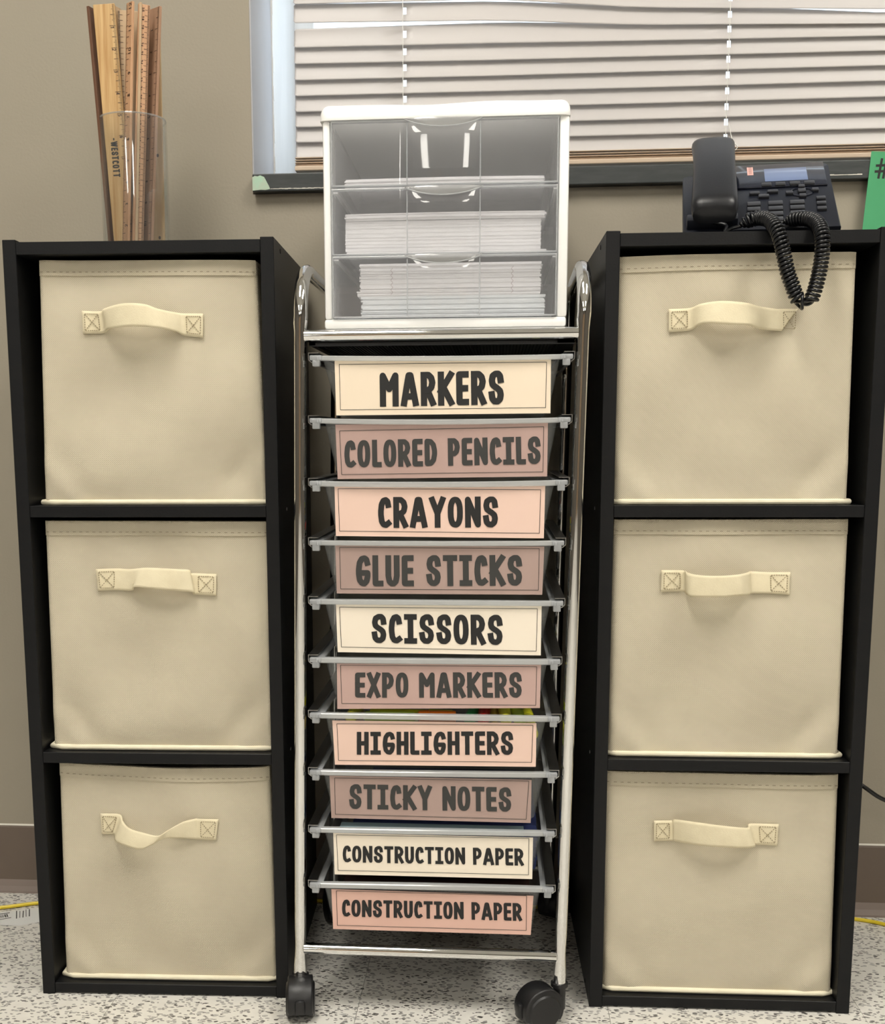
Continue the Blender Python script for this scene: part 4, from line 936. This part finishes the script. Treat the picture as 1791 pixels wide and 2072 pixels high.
def ruler(label, top, low, width, yaw, m, y, nums=None, inv=False, side=1, ticks=True, word=None, numh=.006, dense=False, holes=None, length=.3048, thick=.0035, numx=.55, toff=0.):
    """a ruler running from top down through low; width axis turned by yaw away from the wall plane"""
    T = Vector((top[0], y, top[1])); L = Vector((low[0], y, low[1])); d = (T - L).normalized()
    ln = min(length, (T.z - (JZ + .0045)) / d.z)
    base = T - d * ln
    t = thing('ruler', label, 'ruler', base, 0, 'wooden rulers in the jar')
    X0 = Vector((math.cos(yaw), math.sin(yaw), 0)); X = (X0 - d * X0.dot(d)).normalized(); N = d.cross(X).normalized()
    if N.y > 0: N = -N
    Mx = Matrix((X, d, -N)).transposed()       # local x across, y along, z into the wood
    def W3(q): return Mx @ Vector(q)
    bm = BM(); box(bm, -width / 2, width / 2, 0, length if ln > length - .0001 else ln, 0, thick, .0004, 1)
    bmesh.ops.transform(bm, matrix=Mx.to_4x4(), verts=bm.verts); blank = finish(bm, 'blank', m, t)
    if ticks:
        bm = BM(); e = side * (width / 2 - .0006)
        step = .0254 / (16 if not dense else 24); k = int(ln / step)
        for i in range(1, k):
            yl = i * step
            if inv: yl = ln - yl
            if (ln - yl) < .001 or yl < .14 and False: continue
            w = .0075 if i % 16 == 0 else .0055 if i % 8 == 0 else .004 if i % 4 == 0 else .0026
            if dense: w = .0055 if i % 6 == 0 else .0022
            ribbon(bm, [(e, yl), (e - side * w, yl)], .00042 if i % 8 else .0006, 0, lambda q: W3((q[0], q[1], -.0002)))
        finish(bm, 'tick_marks', 'rink', blank)
    if nums:
        bm = BM()
        for v, dist in nums:                   # numerals read sideways, along the edge
            s = str(v); hh = numh; ww = hh * (.55 * len(s) + .1 * (len(s) - 1))
            cy = ln - dist; cx = numx * side * width / 2 + toff
            # text box turned by 90 degrees: text right = -along or +along
            sg = 1 if not inv else -1
            q = [(cx - sg * hh / 2, cy - sg * ww / 2), (cx - sg * hh / 2, cy + sg * ww / 2), (cx + sg * hh / 2, cy + sg * ww / 2), (cx + sg * hh / 2, cy - sg * ww / 2)]
            lettering(bm, s, q, 0, .16, P=lambda p: W3((p[0], p[1], -.0002)), gap=.2)
        finish(bm, 'numerals', 'rink', blank)
    if word:
        wtext, dist, wlen, wh, cx = word
        bm = BM(); cy = ln - dist
        q = [(cx + wh / 2, cy + wlen / 2), (cx + wh / 2, cy - wlen / 2), (cx - wh / 2, cy - wlen / 2), (cx - wh / 2, cy + wlen / 2)]
        lettering(bm, wtext, q, 0, .2, P=lambda p: W3((p[0], p[1], -.0002)), gap=.12)
        finish(bm, 'lettering', 'ink', blank)
    if holes:
        bm = BM()
        for hx, dist in holes:  # flat dark discs painted in for the shaded holes
            pts = [(hx + .0016 * math.cos(a * PI / 5), ln - dist + .0022 * math.sin(a * PI / 5)) for a in range(10)]
            face(bm, [bm.verts.new(W3((p[0], p[1], -.0002))) for p in pts])
        finish(bm, 'painted_hole', 'rink', blank)
    return t
IN = .0254
ruler('leftmost broad golden pine ruler leaning left in the jar, black lettering on it', (-.4655, 1.2114), (-.4515, .9377), .0262, .06, 'w1', -.1880, [(i, .0254 * i + .002) for i in range(1, 11)], True, 1, word=('-WESTCOTT', .178, .046, .0085, -.002), numx=.62, numh=.005)
ruler('dark brown ruler edge showing left of the golden pine ruler', (-.4812, 1.2100), (-.4665, .9386), .020, 1.3, 'w5', -.1790, ticks=False)
ruler('narrow tan ruler standing edge-on right of the golden ruler', (-.4535, 1.2125), (-.4475, .9400), .0200, 1.25, 'w6', -.1760, ticks=False)
ruler('finely divided tan ruler half hidden behind the numbered central ruler', (-.4400, 1.2080), (-.4440, .9386), .0250, .25, 'w6', -.1740, dense=True, side=-1)
ruler('central orange ruler numbered down from twelve at the front of the jar', (-.4310, 1.2095), (-.4475, .9366), .0135, -.75, 'w2', -.1965, [(12 - i, .005 + .0254 * i) for i in range(12)], False, -1, numx=-.45, numh=.0062)
ruler('tan ruler edge between the two numbered rulers', (-.4235, 1.2110), (-.4395, .9382), .020, -1.2, 'w6', -.1830, ticks=False)
ruler('orange ruler with fine centimetre numbers right of the central one', (-.4150, 1.2094), (-.4340, .9372), .0140, .45, 'w2', -.1880, [(30 - i, .006 + .01 * i) for i in range(29)], True, 1, dense=True, numx=-.25, numh=.0042)
ruler('pinkish brown ruler crossing behind the orange ones, leaning right', (-.4079, 1.2114), (-.4285, .9388), .0235, -.72, 'w3', -.1700, [(i, .0254 * i) for i in range(1, 11)], True, 1, numx=-.3, numh=.005)
ruler('pale pine ruler with dark painted holes, rightmost and rearmost in the jar', (-.4214, 1.2060), (-.4244, .9400), .0280, 0, 'w4', -.1500, ticks=False, holes=[(.0075, .050), (.0075, .162), (.0075, .262)])

# ================================================================ DESK PHONE
PHX, PHY, PHZ = .2242, -.262, .9116
ph = thing('desk_phone', 'black desk phone with keypad and screen on the right cabinet', 'phone', (PHX, PHY, PHZ), math.radians(-7.5))
A_ = math.radians(34.5); PW = .171; PLn = .176; FZ = .0085
fu = Vector((1, 0, 0)); fv = Vector((0, math.cos(A_), math.sin(A_))); fw = Vector((0, -math.sin(A_), math.cos(A_)))
def F(u, v, w=0.): return Vector((0, 0, FZ)) + fu * u + fv * v + fw * w
FM = Matrix((fu, fv, fw)).transposed().to_4x4(); FM.translation = Vector((0, 0, FZ))
def pbox(u0, u1, v0, v1, w0, w1, name, m, parent, bev=.001, seg=2):
    bm = BM(); box(bm, u0, u1, v0, v1, w0, w1, bev, seg); bmesh.ops.transform(bm, matrix=FM, verts=bm.verts); return finish(bm, name, m, parent, smooth=True, ang=40)
bm = BM()       # sloping face slab with rounded top corners
n = 6; out = [(0, 0), (PW, 0)]
for i in range(n + 1):
    a = PI / 2 * i / n; out.append((PW - .010 + .010 * math.cos(a), PLn - .010 + .010 * math.sin(a)))
for i in range(n + 1):
    a = PI / 2 + PI / 2 * i / n; out.append((.008 + .008 * math.cos(a), PLn - .03 + .008 * math.sin(a)))
prism(bm, out, -.016, 0, 'z', .0015); bmesh.ops.transform(bm, matrix=FM, verts=bm.verts)
for v in bm.verts: v.co.z = max(v.co.z, .0005)
body = finish(bm, 'body', 'phone', ph, smooth=True, ang=40)
bm = BM()       # stand wedge below
pf = [(.004, .0005), (.118, .0005), (.132, .030), (.132, .086), (.040, .022)]
prism(bm, pf, .004, PW - .004, 'x', .001); finish(bm, 'stand', 'phone', ph, smooth=True)
bz = pbox(.0625, .1655, .1065, .1725, .0002, .0022, 'bezel', 'gloss', ph, .0008)
def U_(x, y): return PW - ((1310 + (y - 335) * 80 / 405) - x) * .0001625
def V_(y): return .004 + (740 - y) * .000415
pbox(U_(870, 455), U_(1172, 455), V_(457), V_(370), .0016, .0026, 'screen', 'lcd', bz, .0003)
pbox(U_(735, 380), U_(778, 380), V_(408), V_(352), .0016, .0026, 'sticker', 'sticker', bz, .0002)
bm = BM()
for k in range(6):
    v = V_(398) + k * .0036; ribbon(bm, [(U_(745, 380), v), (U_(770, 380), v)], .0008, 0, lambda q: F(q[0], q[1], .0028))
finish(bm, 'small_print', 'ink', bz)
def key(x0, x1, y0, y1, m='key', h=.0035, parent=ph):
    if x1 - x0 < 5: return
    pbox(U_(x0, y0), U_(x1, y0), V_(y1), V_(y0), -.001, h, 'key', m, parent, .0009)
for x0, x1 in ((843, 915), (941, 1012), (1040, 1115), (1140, 1215)): key(x0, x1, 468, 492, 'keyd')
for x0, x1, y0, y1 in ((765, 837, 524, 540), (888, 964, 517, 533), (829, 904, 545, 563), (1017, 1068, 531, 548), (1103, 1148, 492, 508), (1196, 1243, 517, 535), (1110, 1158, 552, 570), (1100, 1155, 518, 540)): key(x0, x1, y0, y1)
for r in range(4):
    yy = 592 + r * 34
    for x0, x1 in ((755, 848), (900, 1000), (1047, 1147)): key(x0 + r * 3, x1 + r * 3, yy, yy + 24)
for r in range(3): key(1226 + r * 3, 1290 + r * 3, 574 + r * 33, 592 + r * 33)
# navigation ring
bm = BM(); ring_c = (U_(1130, 530), V_(530)); pts = [F(ring_c[0] + .0125 * math.cos(a * PI / 16), ring_c[1] + .011 * math.sin(a * PI / 16), .0006) for a in range(33)]
tube(bm, pts, .0010, 6, cap=False); finish(bm, 'navigation_ring', 'gloss', ph, smooth=True)
# cradle and handset
pbox(.004, .0605, .004, .020, -.001, .012, 'cradle', 'phone', ph, .002)
bm = BM(); rows = []; n = 22; m_s = 20
HL = .192
for i in range(n + 1):
    t = i / n; v = -.004 + HL * t
    end = math.sqrt(max(0., 1 - max(0, (abs(2 * t - 1) - .86) / .14) ** 2)) if abs(2 * t - 1) > .86 else 1
    end = max(end, .35)
    hw = (.0262 - .0022 * math.sin(PI * t)) * (.86 + .14 * end)
    topw = .036 + .007 * math.sin(PI * t) * 1 - .006 * (1 - end)
    thick = (.030 - .014 * math.sin(PI * t) ** .6) * (.45 + .55 * end)
    cu = .0345 + .0015 * (t - .5) ; row = []
    for k in range(m_s):
        a = 2 * PI * k / m_s; c, s = math.cos(a), math.sin(a)
        cc = math.copysign(abs(c) ** .55, c); s2 = math.copysign(abs(s) ** .7, s)
        row.append(bm.verts.new(F(cu + hw * cc, v, topw - thick / 2 + thick / 2 * s2 - (1 - end) * .003)))
    rows.append(row)
for i in range(n):
    for k in range(m_s): bm.faces.new([rows[i][k], rows[i][(k + 1) % m_s], rows[i + 1][(k + 1) % m_s], rows[i + 1][k]])
bm.faces.new(rows[0][::-1]); bm.faces.new(rows[-1])
hs = finish(bm, 'handset', 'handset', ph, smooth=True, ang=60)
# coiled cord hanging over the cabinet's front edge
cc = smooth_path(CORD, 30); dist = [0]
for a, b in zip(cc, cc[1:]): dist.append(dist[-1] + (b - a).length)
tot = dist[-1]; pitch = .0042; turns = tot / pitch; NP = int(turns * 20); coil = []; dens = [1 - .45 * math.exp(-((i / NP - .5) / .035) ** 2) for i in range(NP + 1)]; acc = [0]
for i in range(NP): acc.append(acc[-1] + dens[i])
ph_at = [2 * PI * turns * v / NP for v in acc]
def at(d):
    lo_, hi = 0, len(dist) - 1
    while hi - lo_ > 1:
        md = (lo_ + hi) // 2
        if dist[md] <= d: lo_ = md
        else: hi = md
    f = (d - dist[lo_]) / max(1e-9, dist[hi] - dist[lo_]); return cc[lo_].lerp(cc[hi], f), (cc[hi] - cc[lo_]).normalized()
nrm = Vector((0, -1, 0))
for i in range(NP + 1):
    p, tg = at(tot * i / NP); nrm = (nrm - tg * nrm.dot(tg)).normalized(); bn = tg.cross(nrm); w_ = math.exp(-((i / NP - .5) / .022) ** 2); n1 = (nrm * (1 - w_) + tg * w_).normalized()
    a = ph_at[i]; f = i / NP; R_ = .0066 * min(1, f * 30, (1 - f) * 30)
    R_ *= 1 + .15 * w_
    coil.append(p + (n1 * math.cos(a) + bn * math.sin(a)) * R_ + Vector((0, -.004 * w_ * math.sin(a * .33), 0)))
bm = BM(); tube(bm, coil, .0018, 8); 
finish(bm, 'coiled_cord', 'coil', None, smooth=True, ang=80)
cord_o = COL.objects['coiled_cord']; cord_o.parent = ph
bpy.context.view_layer.update(); cord_o.matrix_parent_inverse = ph.matrix_world.inverted()
bm = BM(); hb = ph.matrix_world @ F(.034, -.001, .010); e0 = Vector(CORD[0]); e1 = Vector(CORD[-1])
tube(bm, smooth_path([hb, hb + Vector((.012, -.006, -.004)), e0 + Vector((-.016, -.002, -.006)), e0 + Vector((-.008, 0, -.002)), e0], 8), .0019, 8)
co1 = finish(bm, 'cord_lead', 'coil', None, smooth=True); co1.parent = ph; co1.matrix_parent_inverse = ph.matrix_world.inverted(); bm = BM()
tube(bm, smooth_path([e1, e1 + Vector((-.010, .004, -.006)), e1 + Vector((-.02, .022, -.004))], 8), .0019, 8)
co2 = finish(bm, 'cord_lead', 'coil', None, smooth=True); co2.parent = ph; co2.matrix_parent_inverse = ph.matrix_world.inverted()

# green card hanging from the face of the sill
GX, GZ = .5010, 1.0590
gc = thing('green_card', 'green card with a black hash sign fixed to the dark window sill', 'card', (GX, -.0162, GZ))
bm = BM(); c = [(-.0094, -.0004, -.1500), (.0666, -.0004, -.1545), (.0752, -.0004, -.0040), (0, -.0004, 0)]
vs = [bm.verts.new(q) for q in c]; vb = [bm.verts.new((q[0], .0003, q[2])) for q in c]
bm.faces.new(vs); bm.faces.new(vb[::-1])
for i in range(4): bm.faces.new([vs[i], vb[i], vb[(i + 1) % 4], vs[(i + 1) % 4]])
card_o = finish(bm, 'card', 'green', gc)
bm = BM()
lettering(bm, '#', [(.0060, -.0090), (.0255, -.0095), (.0245, -.0350), (.0050, -.0345)], 0, .12, P=lambda q: (q[0], -.0006, q[1]))
finish(bm, 'hash_sign', 'ink', card_o)

# ================================================================ CABLES AND TAG ON THE FLOOR
bm = BM(); tube(bm, smooth_path([(-.95, -.125, .0028), (-.80, -.098, .0028), (-.7165, -.076, .0035), (-.6664, -.0545, .0035), (-.60, -.034, .0028), (-.54, -.0145, .0028), (-.40, -.0142, .0028), (-.10, -.0142, .0028), (.20, -.0142, .0028), (.44, -.0142, .0028), (.50, -.018, .0028), (.5549, -.0320, .0028), (.60, -.060, .0028), (.72, -.12, .0028), (.95, -.2, .0028)], 6), .0027, 10)
tag(finish(bm, 'yellow_cable', 'yellow', smooth=True), 'yellow cable lying on the floor along the wall behind the cabinets', 'cable')
bm = BM(); tube(bm, smooth_path([(.33, -.0050, .36), (.38, -.0050, .30), (.44, -.0055, .262), (.48, -.028, .236), (.5264, -.050, .2089), (.5583, -.055, .1896), (.62, -.06, .172), (.75, -.06, .15), (.95, -.05, .10)], 6), .0030, 10)
tag(finish(bm, 'black_cable', 'cable', smooth=True), 'black cable drooping out from behind the right cabinet', 'cable')
tg = thing('paper_tag', 'white printed tag with a barcode on the floor under the yellow cable', 'tag', (-.68, -.1, 0))
c = [(-.770, -.1000), (-.7126, -.0850), (-.640, -.0560), (-.600, -.0850), (-.620, -.1060), (-.6394, -.1153), (-.6617, -.1300), (-.6923, -.1300), (-.760, -.150)]
bm = BM(); prism(bm, [(x + .68, y + .1) for x, y in c], .0001, .0006, 'z'); tp = finish(bm, 'sheet', 'tag', tg)
bm = BM(); rnd = random.Random(4)
ex = Vector((.86, .51)).normalized(); ey = Vector((-.51, .86))
def TP(q): p = Vector((-.0380, -.0165)) + ex * q[0] + ey * q[1]; return (p.x, p.y, .0008)
x = 0
while x < .030:
    w = rnd.choice((.0006, .0010, .0016)); ribbon(bm, [(x, 0), (x, .010)], w, 0, TP); x += w + rnd.choice((.0006, .0009))
for k in range(5): ribbon(bm, [(.040 + k * .0045, -.012), (.044 + k * .0045, .016 - 0.002 * (k % 3))], .0009 if k % 2 else .0014, 0, TP)
for k in range(8): ribbon(bm, [(.002 + k * .004, -.0055), (.0045 + k * .004, -.0055)], .002, 0, TP)
for k in range(6): ribbon(bm, [(.004 + k * .005, .0145), (.0078 + k * .005, .0145)], .0026, 0, TP)
finish(bm, 'printing', 'ink', tp)
